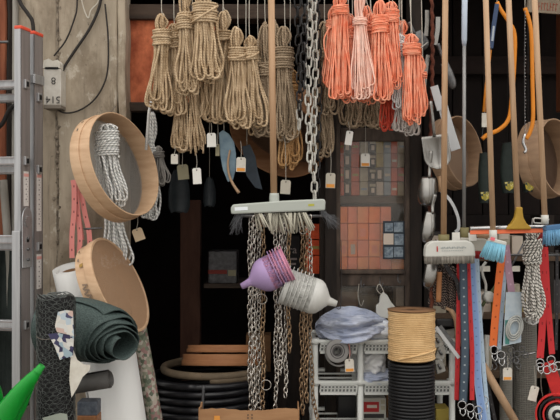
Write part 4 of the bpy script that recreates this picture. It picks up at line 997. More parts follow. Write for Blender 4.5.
# ------------------------------------------------------------------ black hose coil with hoops on top, cartons
def coil(name, label, cat, px, y, Rpx, rows, rpx, mt, group=None, wraps=1, sq=1.0, straps=None, seed=0, per=None):
    s = S(y); c = P(px, 0, y); t = thing(name, label, cat, (c[0], y, P(px, max(rows), y)[2]), group); r = random.Random(seed)
    pts = []; n = 48; rows = sorted(rows, reverse=True)
    for i, py in enumerate(rows):
        z = P(px, py, y)[2]
        for k in range(n):
            a = 2*PI*k/n-PI/2; zz = z + ((P(px, rows[i+1], y)[2]-z)*k/n if i+1 < len(rows) else 0)
            pts.append((c[0]+Rpx*s*math.cos(a), y+Rpx*s*math.sin(a)*sq, zz))
    mb = MB(); mb.tube(pts, rpx*s, 8); mb.build('winding', mt, t)
    return t
hose = mat('black_hose', (26,26,30), rough=.3, spec=.6)
t = coil('hose_coil', 'large coil of glossy black hose in the dark opening', 'hose', 209, .42, 56, [376+7.2*k for k in range(14)], 3.4, hose)
for ang, wdx in ((-PI*.5, .018),):
    s = S(.42); c = P(209, 0, .42); x = c[0]+(56.0*s)*math.cos(ang); yy = .42+56*s*math.sin(ang)
    mb = MB(); mb.tube(curve([(x, yy-.018, P(0, 373, .42)[2]), (x-.004, yy-.022, P(0, 392, .42)[2]), (x-.012, yy-.02, P(0, 425, .42)[2])], 10), .006, 6, flat=.4); mb.build('strap', mat('grey_strap', (90,90,92), rough=.5), t)
mb = MB(); mb.pbox(168, 505, 262, 600, .2, .62); tag(mb.build('support_crate', wood_dk), 'dark low crate carrying the black hose coil', 'crate')
t = coil('pipe_coil', 'pale dusty pipe coil lying on the black hose coil', 'hose', 214, .42, 50, [367, 371], 3.6, mat('dusty_pipe', (122,106,86), (100,88,72), rough=.7, scale=(10,10,10)))
t, _, _, _ = sieve('wooden_sieve', 'orange-brown wooden hoop lying flat on the pale pipe coil', 222, 354, .42, (0.0, .165, 1), 39, 11, mat('hoop_orange', (160,108,72), (176,124,84), rough=.6, scale=(8,8,40)), lugs=False, wr=.0008)  # orange-brown wood lowered so its colour carries the shade it lies in
t, _, _, _ = sieve('wooden_sieve', 'smaller wooden hoop stacked on top of the flat hoop', 224, 345, .42, (0, .16, 1), 36, 7, mat('hoop_orange', (186,128,84)), lugs=False, wr=.0008)
mb = MB(); mb.pbox(246, 335, 271, 372, .70, .8); tag(mb.build('cardboard_carton', card_d, bevel=.003), 'brown cardboard carton standing behind the left chain bunch', 'box')
mb = MB(); mb.pbox(240, 372, 274, 560, .69, .81); tag(mb.build('support_crate', wood_dk), 'narrow dark crate under the brown carton behind the chains', 'crate')
def open_box():
    y = -.02; t = thing('cardboard_box', 'torn open cardboard box under the metal chains at the bottom edge', 'box', (P(250, 0, y)[0], y+.1, 0))
    x0 = P(202, 0, y)[0]; x1 = P(298, 0, y)[0]; zt = P(0, 409.5, y-.12)[2]; z0 = .0; d = .13; r = random.Random(9)
    def panel(a, b, nm, drop=0):
        n = 24; top = []
        for k in range(n+1): f = k/n; p = a+(b-a)*f; top.append((p[0], p[1], zt-drop+.004*math.sin(f*9)+r.uniform(-.002, .002)))
        g = [[(p[0], p[1], z0) for p in top], top]; mb = MB(); mb.grid(g, False); return mb.build(nm, card_m, t, solid=.005)
    A = np.array((x0, y-.12)); B = np.array((x1, y-.12)); Cc = np.array((x1, y+d-.12)); E = np.array((x0, y+d-.12))
    f = panel(A, B, 'front_panel'); panel(B, Cc, 'side_panel'); panel(Cc, E, 'rear_panel', .06); panel(E, A, 'side_panel')
    m_ = facing(217, 418.5, y-.1235); mb = MB(); mb.box((0, 0, 0), (.022, .02, .002), m_); mb.build('orange_label', ink_o, f)
    mb = MB()
    for (q, w_) in ((248, .004), (252, .004)): 
        for v in (415, 418): mb.box(P(q, v, y-.1235), (.004, .002, .006))
    mb.build('printed_marks', ink, f)
open_box()

# ------------------------------------------------------------------ white plastic shelf and what is on it
def white_shelf():
    t = thing('plastic_shelf', 'white plastic shelf rack with slotted tiers under the plastic bags', 'shelf', (P(366, 0, .1)[0], .1, 0))
    ya, yb = -.02, .24
    def post(x, y):
        mb = MB(); c = P(x, 0, ya); mb.tube([(c[0], y, 0), (c[0], y, P(0, 342, ya)[2])], .0125, 14); mb.build('post', white_pl, t)
    for x in (315, 360.5): post(x, ya)
    for x in (315, 360.5, 452): post(x, yb)
    post(452, ya)
    for py in (341, 382, 424):
        z = P(0, py, ya)[2]; x0 = P(311, 0, ya)[0]; x1 = P(456, 0, ya)[0]
        mb = MB(); mb.box(((x0+x1)/2, ya, z), (x1-x0, .03, .012)); mb.box(((x0+x1)/2, yb, z), (x1-x0, .03, .012))
        for xx in (x0+.012, (x0+x1)/2, x1-.012): mb.box((xx, (ya+yb)/2, z-.002), (.024, yb-ya-.03, .008))
        tier = mb.build('tier', white_pl, t, bevel=.003)
        for k in range(2):
            mb = MB(); mb.box(((x0+x1)/2, ya+.09+.09*k, z-.001), (x1-x0-.03, .006, .006)); mb.build('slat', white_pl, tier)
        # slotted apron: bars between an upper and a lower strip
        for (a, b) in ((320, 356), (364.5, 449)):
            A = P(a, 0, ya)[0]; B = P(b, 0, ya)[0]; zt = z-.006; h = .036
            mb = MB(); mb.box(((A+B)/2, ya-.012, zt-.004), (B-A, .004, .008)); mb.box(((A+B)/2, ya-.012, zt-.0175), (B-A, .004, .004)); mb.box(((A+B)/2, ya-.012, zt-h), (B-A, .004, .012))
            n = int((B-A)/.0135)
            for k in range(n+1):
                x = A+(B-A)*k/n
                mb.add(mb.tr([(-.0028, -.002, -.015), (.0028, -.002, -.015), (.0058, -.002, .015), (.0002, -.002, .015), (-.0028, .002, -.015), (.0028, .002, -.015), (.0058, .002, .015), (.0002, .002, .015)], Matrix.Translation((x, ya-.012, zt-.018))), [(0,1,2,3),(7,6,5,4),(0,4,5,1),(1,5,6,2),(2,6,7,3),(3,7,4,0)])
            mb.build('slotted_apron', white_pl, tier)
            mb = MB(); mb.box(((A+B)/2, ya+.004, zt-.02), (B-A, .004, .04)); mb.build('apron_back', mat('apron_grey', (120,122,122), rough=.6), tier)
        for x in (315, 360.5, 452):
            mb = MB(); mb.tube([(P(x, 0, ya)[0], ya, z-.012), (P(x, 0, ya)[0], ya, z+.01)], .0165, 14); mb.build('collar', white_pl, tier)
white_shelf()
def blob(name, label, cat, c, size, mt, seed, amp=.18, fold=5, group=None):
    """crumpled bag: ellipsoid with ridged folds and a flat underside"""
    r = random.Random(seed); n1, n2 = 44, 88; ph = [r.uniform(0, 6) for _ in range(8)]; g = []
    for i in range(n1+1):
        th = PI*i/n1; row = []
        for j in range(n2+1):
            a = 2*PI*(j % n2)/n2
            d = 1+amp*(.7*abs(math.sin(fold*.5*a+1.6*math.cos(th*1.5+ph[0])+ph[1]))+.4*abs(math.sin(fold*a+1.8*math.sin(2*th+ph[2])))-.5+.25*math.sin(3*th+ph[3])+.25*abs(math.sin(9*(a if a < PI else 2*PI-a)+2.2*math.sin(2.4*th+ph[5])+ph[6])))
            x = -math.cos(th)*(1+.1*(d-1)); yy = math.sin(th)**.8*math.cos(a)*d; z = math.sin(th)**.8*math.sin(a)*d
            z = max(z, -.62)
            row.append((c[0]+size[0]*x, c[1]+size[1]*yy, c[2]+size[2]*z))
        g.append(row)
    mb = MB(); mb.grid(g); o = mb.build(name, mt); return tag(o, label, cat, group)
ya = .08
blob('plastic_bag', 'crumpled bluish plastic bag bundle lying on the top tier of the white shelf', 'bag', P(352, 325, ya)+np.array((0, 0, -.012)), (.145, .12, .058), bag_m, 3, .62, 7)
blob('plastic_bag', 'flat end of translucent bag beside the bluish bundle, near the rope coil', 'bag', P(380, 329, .06)+np.array((0, 0, -.006)), (.07, .08, .042), mat('clear_bag', (196,202,212), (216,218,222), rough=.3, scale=(14,14,14), bump=.4, bscale=(30,30,30)), 5, .3, 5)
blob('plastic_bag', 'white tied plastic bag on the second tier of the white shelf', 'bag', P(372, 360, .08), (.052, .07, .07), bag_w, 7, .55, 6)
blob('plastic_bag', 'bluish folded bag lying flat at the back of the second tier', 'bag', P(378, 376, .06), (.085, .09, .026), bag_m, 9, .3, 6)
# white cut-out hanger card on the hook
m = facing(385, 305, .13); s = S(.13)
mb = MB(); mb.prism([(a*s, b*s) for a, b in ((-9, -13), (10, -13), (11, -3), (6, 3), (2, 10), (-2, 13), (-5, 9), (-6, 2), (-9, 0))], -.01, .01, m)
t = thing('white_hanger', 'white plastic hanger piece dangling in front of the door rail', 'hanger', P(385, 318, .13)); mb.build('plate', white_off, t, bevel=.003)
mb = MB(); mb.tube(pcurve([(383, 296, .12), (377, 290, .14), (379, 284, .17), (383, 290, .14), (386, 300, .12)], .3, 16), .0013, 5); mb.build('string', string_m, t)
# grey tape rolls hanging from the shelf
for i, (px, py, Ro, Ri, y, lab) in enumerate(((337, 351, 11.5, 5.2, -.075, 'grey tape roll with a thick core hanging on the white shelf'), (338.5, 353, 13.5, 11.8, -.055, 'larger thin grey ring hanging behind the tape roll'))):
    s = S(y); m = frame(P(px, py, y), (.15, -1, .12), (0, 0, 1)); t = thing('tape_roll', lab, 'tape', P(px, py+Ro, y))
    mb = MB(); mb.lathe([(Ro*s, .01), (Ro*s, -.01), (Ri*s, -.01), (Ri*s, .01)], m, 44, close=True); mb.build('ring', mat('tape_grey', (128,126,124), rough=.5), t, bevel=.0015)
    if i == 0:
        mb = MB(); mb.lathe([(7.4*s, .011), (7.4*s, .0105), (6.6*s, .0105), (6.6*s, .011)], m, 36, close=True); mb.build('groove', ink, t)
        mb = MB(); mb.lathe([(5.2*s, .012), (5.2*s, -.012), (3.6*s, -.012), (3.6*s, .012)], m, 36, close=True); mb.build('core', mat('tape_core', (70,68,68), rough=.6), t)
mb = MB(); mb.tube(pcurve([(348, 341), (350, 352), (349, 360)], -.08, 8), .0014, 5); tag(mb.build('hanging_string', mat('red_string', (190,110,104), rough=.8)), 'reddish string tying the price tag to the tape rolls', 'cord')
# box and dark goods on the lower tier
t = thing('label_carton', 'white carton with red label on the lower tier of the white shelf', 'box', P(376, 424, .1))
mb = MB(); mb.pbox(362.5, 398, 386, 420, .05, .16); mb.build('box_body', mat('carton_white', (190,188,178), rough=.7), t, bevel=.002)
mb = MB(); mb.pbox(363.5, 402, 379, 412, .047, .052); rl = mb.build('red_label', ink_r, t)
mb = MB(); mb.pbox(367, 405, 377, 408, .045, .048); mb.build('pale_mark', cm['pale'], rl)
for k, (a, b) in enumerate(((381, 385), (381, 385))):
    mb = MB(); mb.pbox(a, 400+6*k, b, 404+6*k, .047, .052); mb.build('printed_panel', cm['grey'], t)
mb = MB(); mb.pbox(364, 414, 384, 418, .047, .052); mb.build('printed_panel', ink, t)
mb = MB(); mb.pbox(338, 396, 356, 423, .1, .2); tag(mb.build('dark_box', black_pl, bevel=.004), 'black box on the lower tier of the white shelf', 'box')
mb = MB(); mb.pbox(386, 388, 396, 423, .12, .2); tag(mb.build('tan_carton', card_d, bevel=.004), 'tan carton beside the red labelled carton', 'box')
# ------------------------------------------------------------------ rope coil and black tubing coil, stacked
y = -.14; s = S(y); cx_ = P(411.5, 0, y)[0]
r = random.Random(12)
t = thing('rope_coil', 'cylindrical coil of straw-coloured cord standing on the black tubing coil', 'rope coil', (cx_, y, P(0, 360, y)[2]))
mb = MB(); pts = []; turns = 26; Rr = 22.3*s
for i in range(turns*36+1):
    f = i/(turns*36); a = 2*PI*i/36; pts.append((cx_+Rr*(1+.012*math.sin(i*.05))*math.cos(a), y+Rr*math.sin(a), P(0, 358.8-47.8*f, y)[2]+.0012*math.sin(a*1.0+i*.013)))
mb.tube(pts, .0046, 7); mb.build('winding', mat('straw_cord', (196,160,112), (214,180,132), rough=.8, scale=(20,20,20), bump=.2, bscale=(80,80,80)), t)
mb = MB(); pts = [(cx_+(Rr+.005)*math.cos(a), y+(Rr+.005)*math.sin(a), P(0, 356, y)[2]+.03*math.sin((a+2.2)*.8)) for a in np.linspace(-2.3, .2, 24)]
mb.tube(pts, .0042, 7); mb.build('loose_turn', mat('straw_cord', (0,0,0)), t)
mb = MB(); mb.lathe([(.02, 0), (Rr+.006, 0), (Rr+.007, .0035), (.02, .004)], Matrix.Translation((cx_, y, P(0, 310, y)[2])), 40, close=True); mb.build('cardboard_flange', card_d, t)
mb = MB(); mb.lathe([(Rr-.012, P(0, 360, y)[2]), (Rr-.012, P(0, 310, y)[2]), (Rr-.02, P(0, 310, y)[2]), (Rr-.02, P(0, 360, y)[2])], Matrix.Translation((cx_, y, 0)), 30, close=True); mb.build('core', card_d, t)
t = thing('tubing_coil', 'tall coil of ribbed black tubing standing under the straw-coloured cord', 'tubing', (cx_, y, 0))
mb = MB(); z = .012; zt = P(0, 362.5, y)[2]; R2_ = 21.8*s
while z < zt:
    mb.tube([(cx_+(R2_)*math.cos(a), y+R2_*math.sin(a), z) for a in np.linspace(0, 2*PI, 40, endpoint=False)], .0062, 7, closed=True); z += .0125
mb.build('winding', mat('black_tubing', (24,24,26), rough=.42), t, kind='stuff')
mb = MB(); mb.lathe([(R2_-.006, 0), (R2_-.006, zt), (R2_-.02, zt), (R2_-.02, 0)], Matrix.Translation((cx_, y, 0)), 30, close=True); mb.build('core', black_m, t)

# ------------------------------------------------------------------ cord with scoops and trowels
mb = MB(); pts = []
for k in range(160):
    f = k/159; c = P(431+1.5*math.sin(f*7), -28+345*f, -.04); pts.append(c+np.array((.0022*math.cos(k*1.2), .0022*math.sin(k*1.2), 0)))
mb.tube(pts, .0075, 6); tag(mb.build('twisted_cord', rust), 'thick rust-brown twisted cord on which the scoops and trowels hang', 'cord')
def shell(px, py, y, L, W, rot, dep, tipround=.6, toe=.75, tilt=0):
    """scoop blade: open curved shell, local y up (handle end), local z toward the viewer"""
    s = S(y); m = facing(px, py, y, rot) @ Matrix.Rotation(tilt, 4, 'Y'); g = []
    for i in range(13):
        f = i/12; yy = (.5-f)*L*s
        wd = W*s/2*(toe+(1-toe)*min(1, f*2.5)) if f < .62 else W*s/2*math.sqrt(max(.003, 1-((f-.62)/.38)**2*.97))
        row = []
        for j in range(13):
            q = -1+2*j/12; row.append((wd*q, yy, -dep*s*(1-q*q)*(.5+.5*math.sin(min(1, f*1.6)*PI/2))*(wd/(W*s/2))))
        g.append(row)
    mb = MB(); mb.grid([mb.tr(rw, m) for rw in g]); return mb, m
def scoop(label, px, py, y, L, W, rot, dep, mt, hl=20, name='scoop', hmat=None, toe=.75, tilt=0, flip=1, cat=None):
    mb, m = shell(px, py, y, L, W, rot, dep*flip, toe=toe, tilt=tilt); s = S(y)
    t = thing(name, label, cat or name.split('_')[-1], P(px, py+L/2, y), 'metal scoops and trowels on the cord'); mb.build('blade', mt, t, solid=.0022)
    a = m @ Vector((0, L*s*.5-.004, -dep*flip*s*.4)); b = m @ Vector((0, L*s*.5+hl*s*.35, .004)); c = m @ Vector((0, L*s*.5+hl*s, .006))
    mb = MB(); mb.tube(curve([tuple(a), tuple(b), tuple((b+c)/2), tuple(c)], 10), np.linspace(.006, .0085, 10), 10); mb.build('handle', hmat or mt, t)
    return t
sd = mat('dull_steel', (140,138,134), (162,160,156), rough=.27, metal=.95, scale=(6,6,6))
scoop('shiny pointed trowel in the middle of the hanging scoops', 437, 152, -.09, 34, 27, .14, 5, sd, 34, 'trowel', toe=1.0, flip=1)
scoop('rounded steel scoop hanging left of the cord below the trowel', 427.5, 192, -.07, 30, 19, -.08, 9, sd, 26, flip=-1)
scoop('rounded steel scoop hanging left of the first broom handle', 428, 228, -.09, 32, 15, -.18, 9, sd, 18, flip=-1, tilt=.4)
scoop('long steel scoop hanging lowest, just under the white brush head', 430, 272, -.06, 34, 15, -.2, 9, sd, 16, flip=-1, tilt=.5)
scoop('small round scoop showing under the white brush head', 443, 259, -.05, 18, 10, .0, 4, sd, 10, flip=-1)
scoop('dark trowel blade high on the cord, left of it', 419, 42, .0, 20, 18, .5, 3, steel_d, 12, 'trowel', flip=-1)
scoop('narrow dark trowel high on the cord, right of it', 449, 76, -.02, 28, 10, .35, 3, steel_d, 20, 'trowel', flip=-1)
def flatbar(label, pp, wpx, y, mt, name='flat_blade', th=.0025, tw=0):  # plain flat metal blades on the cord, kind of tool unknown
    mb = MB(); strap(mb, [P(a, b, y) for a, b in pp], wpx*S(y), th, tw=tw); return tag(mb.build(name, mt, bevel=.0008), label, 'blade', 'flat blades on the scoop cord')
flatbar('broad pale flat blade slanting down right behind the first broom handle', [(440, 96), (446, 118), (452, 138), (456, 150)], 10, -.03, mat('pale_metal', (196,198,200), rough=.5, metal=.3))
flatbar('narrow grey strip blade at the top left of the cord', [(427, 10), (427, 22), (426, 36)], 4, -.02, sd)
flatbar('narrow grey strip blade at the top right of the cord', [(438, 17), (437.5, 30), (435, 45)], 4.5, -.03, sd)
flatbar('narrow pale strip blade left of the cord at mid height', [(428, 55), (426, 70), (424, 88)], 4, -.02, sd)
flatbar('pale strip blade right of the cord above the broad blade', [(434, 86), (438, 100), (441, 110)], 8, -.05, mat('pale_metal', (196,198,200)))
flatbar('thin pale strip beside the top of the trowel handle', [(421, 68), (418, 52), (428, 42)], 1.5, -.03, sd)
mb = MB(); pts = pcurve([(440, 190), (450, 200), (457, 214), (459, 226), (455, 232), (446, 226), (440, 210), (440, 192)], -.05, 40)
t = thing('sickle', 'curved steel sickle blade hanging behind the first broom handle', 'sickle', P(450, 232, -.05))
strap(mb, [pts[0], pts[6], pts[12], pts[18], pts[22]], .012, .002); mb.build('blade', mat('pale_metal', (196,198,200)), t)
mb = MB(); mb.tube([P(439, 176, -.05), P(440, 192, -.05)], .007, 8); mb.build('handle', wood_h, t)

# ------------------------------------------------------------------ brooms and brushes at right
olive = mat('olive_ferrule', (120,112,76), rough=.6)
def pole(parent, a, b, y, wpx, mt): 
    mb = MB(); mb.tube([P(a[0], a[1], y), P((a[0]+b[0])/2, (a[1]+b[1])/2, y), P(b[0], b[1], y)], wpx*S(y)/2, 14); return mb.build('handle', mt, parent)
def brush_head(parent, px, py, y, Wd, H, mt, bm, bristle_h, taper=.8, rot=0, bd=.05, splay=1.05, seed=0, rad=.0022, nx=34):
    s = S(y); m = facing(px, py, y, rot); w2 = Wd*s/2; h = H*s
    out = [(-w2, -h/2), (w2, -h/2), (w2*.985, -.05*h), (w2*.95, h*.2), (w2*(taper+.05), h*.38), (w2*(taper-.12), h/2), (-w2*(taper-.12), h/2), (-w2*(taper+.05), h*.38), (-w2*.95, h*.2), (-w2*.985, -.05*h)]
    mb = MB(); mb.prism(out, -bd/2, bd/2, m); hd = mb.build('head', mt, parent, bevel=.005)
    mb = MB(); r = random.Random(seed)
    for i in range(nx):
        for d in range(5):
            q = -1+2*(i+.5)/nx; x = w2*.97*q; z = bd*(-.46+.92*d/4)
            mb.tube(mb.tr([(x, -h/2+.002, z), (x*splay+r.uniform(-.002, .002), -h/2-bristle_h*s*r.uniform(.9, 1.05), z*1.1)], m), rad, 4)
    mb.build('bristles', bm, parent, kind='stuff'); return hd, m
y = -.2
t = thing('broom', 'broom with white block and dark bristles, hung by its wooden handle', 'broom', P(449, 262, y))
pole(t, (443.6, 238), (445.5, -25), y, 6, wood_h)
hd, m = brush_head(t, 449, 248.5, y, 50, 16, white_off, mat('grey_dark_bristle', (128,122,114), (156,150,140), rough=.8, island=.3), 7, .8, math.radians(1.0), .05, 1.0)
mb = MB(); mb.tube([P(443.8, 243.5, y), P(443.7, 234.5, y)], .021, 14); mb.build('ferrule', olive, t)
mb = MB(); mb.box(((436-449)*S(y), .0, .026), (.005, .02, .0012), m); mb.build('red_logo', ink_r, hd)
mb = MB()
for k in range(16): mb.box(((440+1.6*k-449)*S(y), .003+.0012*((k*7) % 3), .0258), (.0035, .004+.002*((k*5) % 3), .0012), m)
for k in range(12): mb.box(((441+1.8*k-449)*S(y), -.007, .0258), (.004, .0022, .0012), m)
mb.build('small_print', mat('print_grey', (150,156,156), rough=.7), hd)
y = -.13
t = thing('broom', 'broom with grey head and red bristles on a thin pale metal handle', 'broom', P(476, 258, y))
mb = MB(); mb.tube([P(464, 230, y), P(464.2, 44, y)], .0072, 12); mb.build('handle', mat('pole_grey', (140,140,140), rough=.4, metal=.5), t)
mb = MB(); mb.tube([P(464.2, 46, y), P(464.2, 40, y), P(465, -25, y)], [.0072, .0105, .0115], 12); mb.build('grip_sleeve', mat('pale_sleeve', (178,190,206), rough=.5), t)
hd, m = brush_head(t, 472, 244.5, y, 34, 13, mat('grey_block', (186,182,172), rough=.5), mat('red_bristle', (150,36,36), rough=.6, island=.2), 7, .8, math.radians(-3), .05, 1.1, seed=3)
mb = MB(); mb.tube([P(464.5, 241, y), P(464.5, 227.5, y)], .017, 14); mb.build('ferrule', olive, t)
for i, (px, py, lab) in enumerate(((456, 236.5, 'white price card leaning left of the thin metal broom handle'), (472.5, 236.5, 'white price card leaning right of the thin metal broom handle'))):
    mb = MB(); mb.prism([(-.015, -.017), (.015, -.017), (.014, .017), (-.015, .015)], 0, .0012, facing(px, py, -.165, .1*i)); tag(mb.build('price_card', paper_w), lab, 'card', 'white price cards on the brooms')
mb = MB(); mb.tube(pcurve([(477, 235.5), (480, 235.5), (487, 236), (490, 236)], -.175, 10), [.006, .0095, .0105, .0105, .0105, .0105, .0105, .01, .008, .005], 12)
tag(mb.build('short_handle', wood_l), 'short rounded wooden brush handle lying beside the grey broom head', 'handle')  # handle of a brush, not a loose stick
y = -.265
t = thing('broom', 'broom with splayed light blue bristles on a wooden handle', 'broom', P(496, 260, y))
pole(t, (493, 233), (485, -25), y, 5.6, wood_l)
mb = MB(); mb.tube([P(493.4, 241, y), P(493.1, 230, y)], .0145, 14); mb.build('ferrule', white_off, t)
mb = MB(); m = facing(496, 241, y, math.radians(-14)); mb.prism([(-.028, -.008), (.036, -.008), (.034, .006), (-.026, .006)], -.022, .022, m); mb.build('head', white_off, t, bevel=.003)
mb = MB(); r = random.Random(6)
for i in range(22):
    for d in range(5):
        x = -.026+.058*i/21; z = -.02+.04*d/4
        mb.tube(mb.tr([(x, -.006, z), (x*1.35-.004+r.uniform(-.003, .003), -.07+r.uniform(-.006, .006), z*1.6)], m), .0016, 4)
mb.build('bristles', mat('blue_bristle', (128,190,214), (150,206,226), rough=.5, island=.12), t, kind='stuff')
mb = MB(); mb.box((-.02, .004, .024), (.016, .012, .002), m); mb.build('pink_tag', mat('pink_tag', (226,110,120), rough=.6), t)
# squeegee with yellow socket
y = -.22
t = thing('squeegee', 'floor squeegee with mustard yellow socket, metal bar and orange rubber blade', 'squeegee', P(515, 234, y))
pole(t, (517.6, 210), (507.5, -25), y, 5.8, wood_l)
s = S(y); m = facing(518.5, 219, y)
mb = MB(); prof = [(-3.2, 12), (-3.4, 6), (-4.5, 1), (-8, -4.5), (-12.5, -8), (-12.8, -10.5), (12, -10.5), (11.8, -8), (7.5, -4.5), (4.5, 1), (3.6, 6), (3.4, 12)]
mb.prism([(a*s, b*s) for a, b in prof], -.013, .013, m); mb.build('socket', mat('mustard_plastic', (178,142,52), (160,126,44), rough=.5, scale=(12,12,12)), t, bevel=.005)
mb = MB(); mb.tube([P(470, 228.5, y+.004), P(575, 226, y+.004)], .0085, 12); mb.build('bar', steel, t)
mb = MB(); a = P(470, 232.5, y+.004); b = P(575, 230, y+.004); g = [[a+np.array((0, 0, .008)), b+np.array((0, 0, .008))], [a-np.array((0, .004, .007)), b-np.array((0, .004, .007))]]; mb.grid(g, False); mb.build('rubber_blade', mat('orange_rubber', (224,112,72), rough=.6), t, solid=.006)
y = -.265
t = thing('broom', 'broom at the right edge with deep blue bristles on a pale handle', 'broom', P(552, 245, y))
pole(t, (545, 222), (533.5, -25), y, 5.8, wood_l)
m = facing(553, 227, y, math.radians(6)); mb = MB(); mb.prism([(-.034, -.01), (.05, -.01), (.046, .008), (-.03, .008)], -.022, .022, m); mb.build('head', mat('navy_plastic', (70,110,150), rough=.5), t, bevel=.003)
mb = MB()
for i in range(26):
    for d in range(5):
        x = -.03+.075*i/25; z = -.02+.04*d/4
        mb.tube(mb.tr([(x, -.008, z), (x*1.15-.004+r.uniform(-.004, .004), -.062+r.uniform(-.006, .006), z*1.5)], m), .0016, 4)
mb.build('bristles', mat('blue_bristle2', (96,150,190), (130,176,206), rough=.5, island=.2), t, kind='stuff')
mb = MB(); mb.tube([P(545, 224, y), P(544.8, 215, y)], .0135, 14); mb.build('ferrule', white_off, t)
t = thing('red_brush', 'dark red brush tuft hanging beside the striped rope', 'brush', P(541, 246, -.1))
mb = MB(); mb.pbox(534, 228, 548, 232, -.11, -.08); mb.build('block', white_off, t, bevel=.003)
mb = MB()
for i in range(18):
    for d in range(4):
        a = P(535+12*i/17, 231, -.105+.008*d); b = P(534.5+13*i/17+r.uniform(-.5, .5), 245+r.uniform(-1, 1), -.108+.011*d); mb.tube([a, b], .0017, 4)
mb.build('bristles', mat('red_bristle', (0,0,0)), t, kind='stuff')
# white wire bracket
mb = MB(); mb.tube(pcurve([(534, 223), (534, 218.5), (541, 218.5), (549, 219.5)], -.17, 14), .0028, 6); mb.tube(pcurve([(534, 223), (546, 223.5)], -.17, 4), .0028, 6)
tag(mb.build('wire_bracket', white_off), 'small white wire bracket above the squeegee bar', 'bracket')

# ------------------------------------------------------------------ hacksaws and hanging dark green shears
yel = mat('orange_yellow_paint', (226,140,38), (210,126,30), rough=.45, scale=(12,12,12))
def hacksaw(label, frame_pts, handle_pts, blade, y, hm):
    t = thing('hacksaw', label, 'hacksaw', P(frame_pts[-1][0], frame_pts[-1][1], y))
    mb = MB(); mb.tube(pcurve(frame_pts, y, 40), .0085, 8, flat=.7); mb.build('frame', yel, t)
    mb = MB(); q0 = frame_pts[0]; mb.tube([P(q0[0], q0[1]+2, y), P(q0[0], q0[1]-6, y), (P(q0[0], 0, y)[0], -.02, 2.42)], .0015, 5); mb.build('string', string_m, t)
    if handle_pts: mb = MB(); mb.tube(pcurve(handle_pts, y, 12), .0085, 8, flat=.8); mb.build('grip', hm, t)
    mb = MB(); strap(mb, [P(a, b, y) for a, b in blade], .011, .0012, tw=1.2); mb.build('saw_blade', steel_d, t)
    return t
t = hacksaw('hacksaw with orange-yellow frame and blue label hanging between two handles', [(497, 2), (501, 10), (509, 22), (514.5, 34), (514.5, 60), (512, 95), (509, 118), (500, 129), (487, 135), (482, 139)], None, [(496, 4), (490, 60), (484, 120), (482, 138)], .02, black_pl)
mb = MB(); strap(mb, [P(497, 4, .012), P(494, 24, .012), P(491, 48, .012)], .017, .003); mb.build('blue_sleeve', mat('blue_sleeve', (58,76,108), rough=.5), t)
mb = MB(); strap(mb, [P(493.8, 26, .009), P(492.3, 41, .009)], .008, .002); mb.build('pale_print', mat('pale_print', (170,180,190), rough=.6), t)
mb = MB(); mb.pbox(482, 113, 487.5, 127, .005, .012); mb.build('paper_sleeve', paper, t)
mb = MB(); mb.tube([P(490, 50, .02), P(486, 90, .02), P(484, 112, .02)], .007, 8, flat=.7); mb.build('back_bar', yel, t)
hacksaw('second hacksaw with a slim orange frame hanging near the right handles', [(525, 8), (529, 20), (531.5, 36), (532.5, 80), (533, 118), (530, 132), (526, 139)], None, [(525, 10), (524.5, 70), (525, 138)], .02, black_pl)
mb = MB(); r = random.Random(3)
for k in range(36): mb.ball(P(525.3+.4*math.sin(k), 12+3.4*k, .0), .0022, 4)
tag(mb.build('bead_chain', steel), 'thin bead chain hanging beside the slim hacksaw', 'chain')
mb = MB(); mb.tube(pcurve([(525, 134), (523, 142), (526, 150), (524, 153)], .0, 10), .006, 7); tag(mb.build('clip', steel), 'small steel clip at the end of the bead chain', 'clip')
for i, (px, py, W_, H_, lab) in enumerate(((484, 178, 12, 50, 'dark green glove with yellow foot left of the blue-bristled broom handle'), (508, 168, 16, 50, 'dark green glove with yellow foot behind the squeegee handle'), (528, 172, 12, 40, 'dark green glove behind the right sieve'))):
    y = .12; s = S(y); t = thing('work_glove', lab, 'glove', P(px, py+H_/2, y), 'dark green gloves'); g = []
    for a in range(12):
        f = a/11; wd = W_*s/2*(.7+.3*math.sin(f*PI)); row = []
        for b in range(17): an = 2*PI*b/16; row.append(P(px, py-H_/2+H_*f, y)+np.array((wd*math.cos(an), .02*math.sin(an), .002*math.sin(3*an))))
        g.append(row)
    mb = MB(); mb.grid(g); mb.build('glove_body', mat('glove_green', (24,34,31), (36,46,42), rough=.6, scale=(40,40,40)), t)
    mb = MB()
    mb.prism([(-.02, .015), (.02, .018), (.014, -.012), (.0, -.02), (-.014, -.012)], .021, .024, facing(px, py+H_*.36, y)); mb.build('yellow_print', mat_pattern('glove_print', [(190,170,60), (60,70,60), (200,190,130), (150,140,60)], 120), t)
    mb = MB(); mb.tube([P(px, py-H_/2, y), P(px, 60, y+.0), (P(px, 0, y)[0], .12, 2.36)], .0012, 4); mb.build('string', cable_m, t)
# sign at the top right
t = thing('hanging_sign', 'worn beige sign board with red-brown letters at the top right', 'sign', P(545, 13, .3))
mb = MB(); m = facing(545, 0, .3, math.radians(-4)); mb.box((0, 0, 0), (.155, .115, .01), m); mb.build('board', mat('sign_beige', (150,136,118), (126,112,96), rough=.8, scale=(14,14,14)), t)
mb = MB(); r = random.Random(1)
for k in range(9):
    x = -.052+.0125*k
    mb.box((x, -.03, .006), (.0026, .034, .002), m)
    mb.box((x+.003, -.03+(.014, -.014, .0, .012)[k % 4], .006), (.007, .0032, .002), m)
mb.build('letters', mat('sign_red', (150,84,66), rough=.8), t)
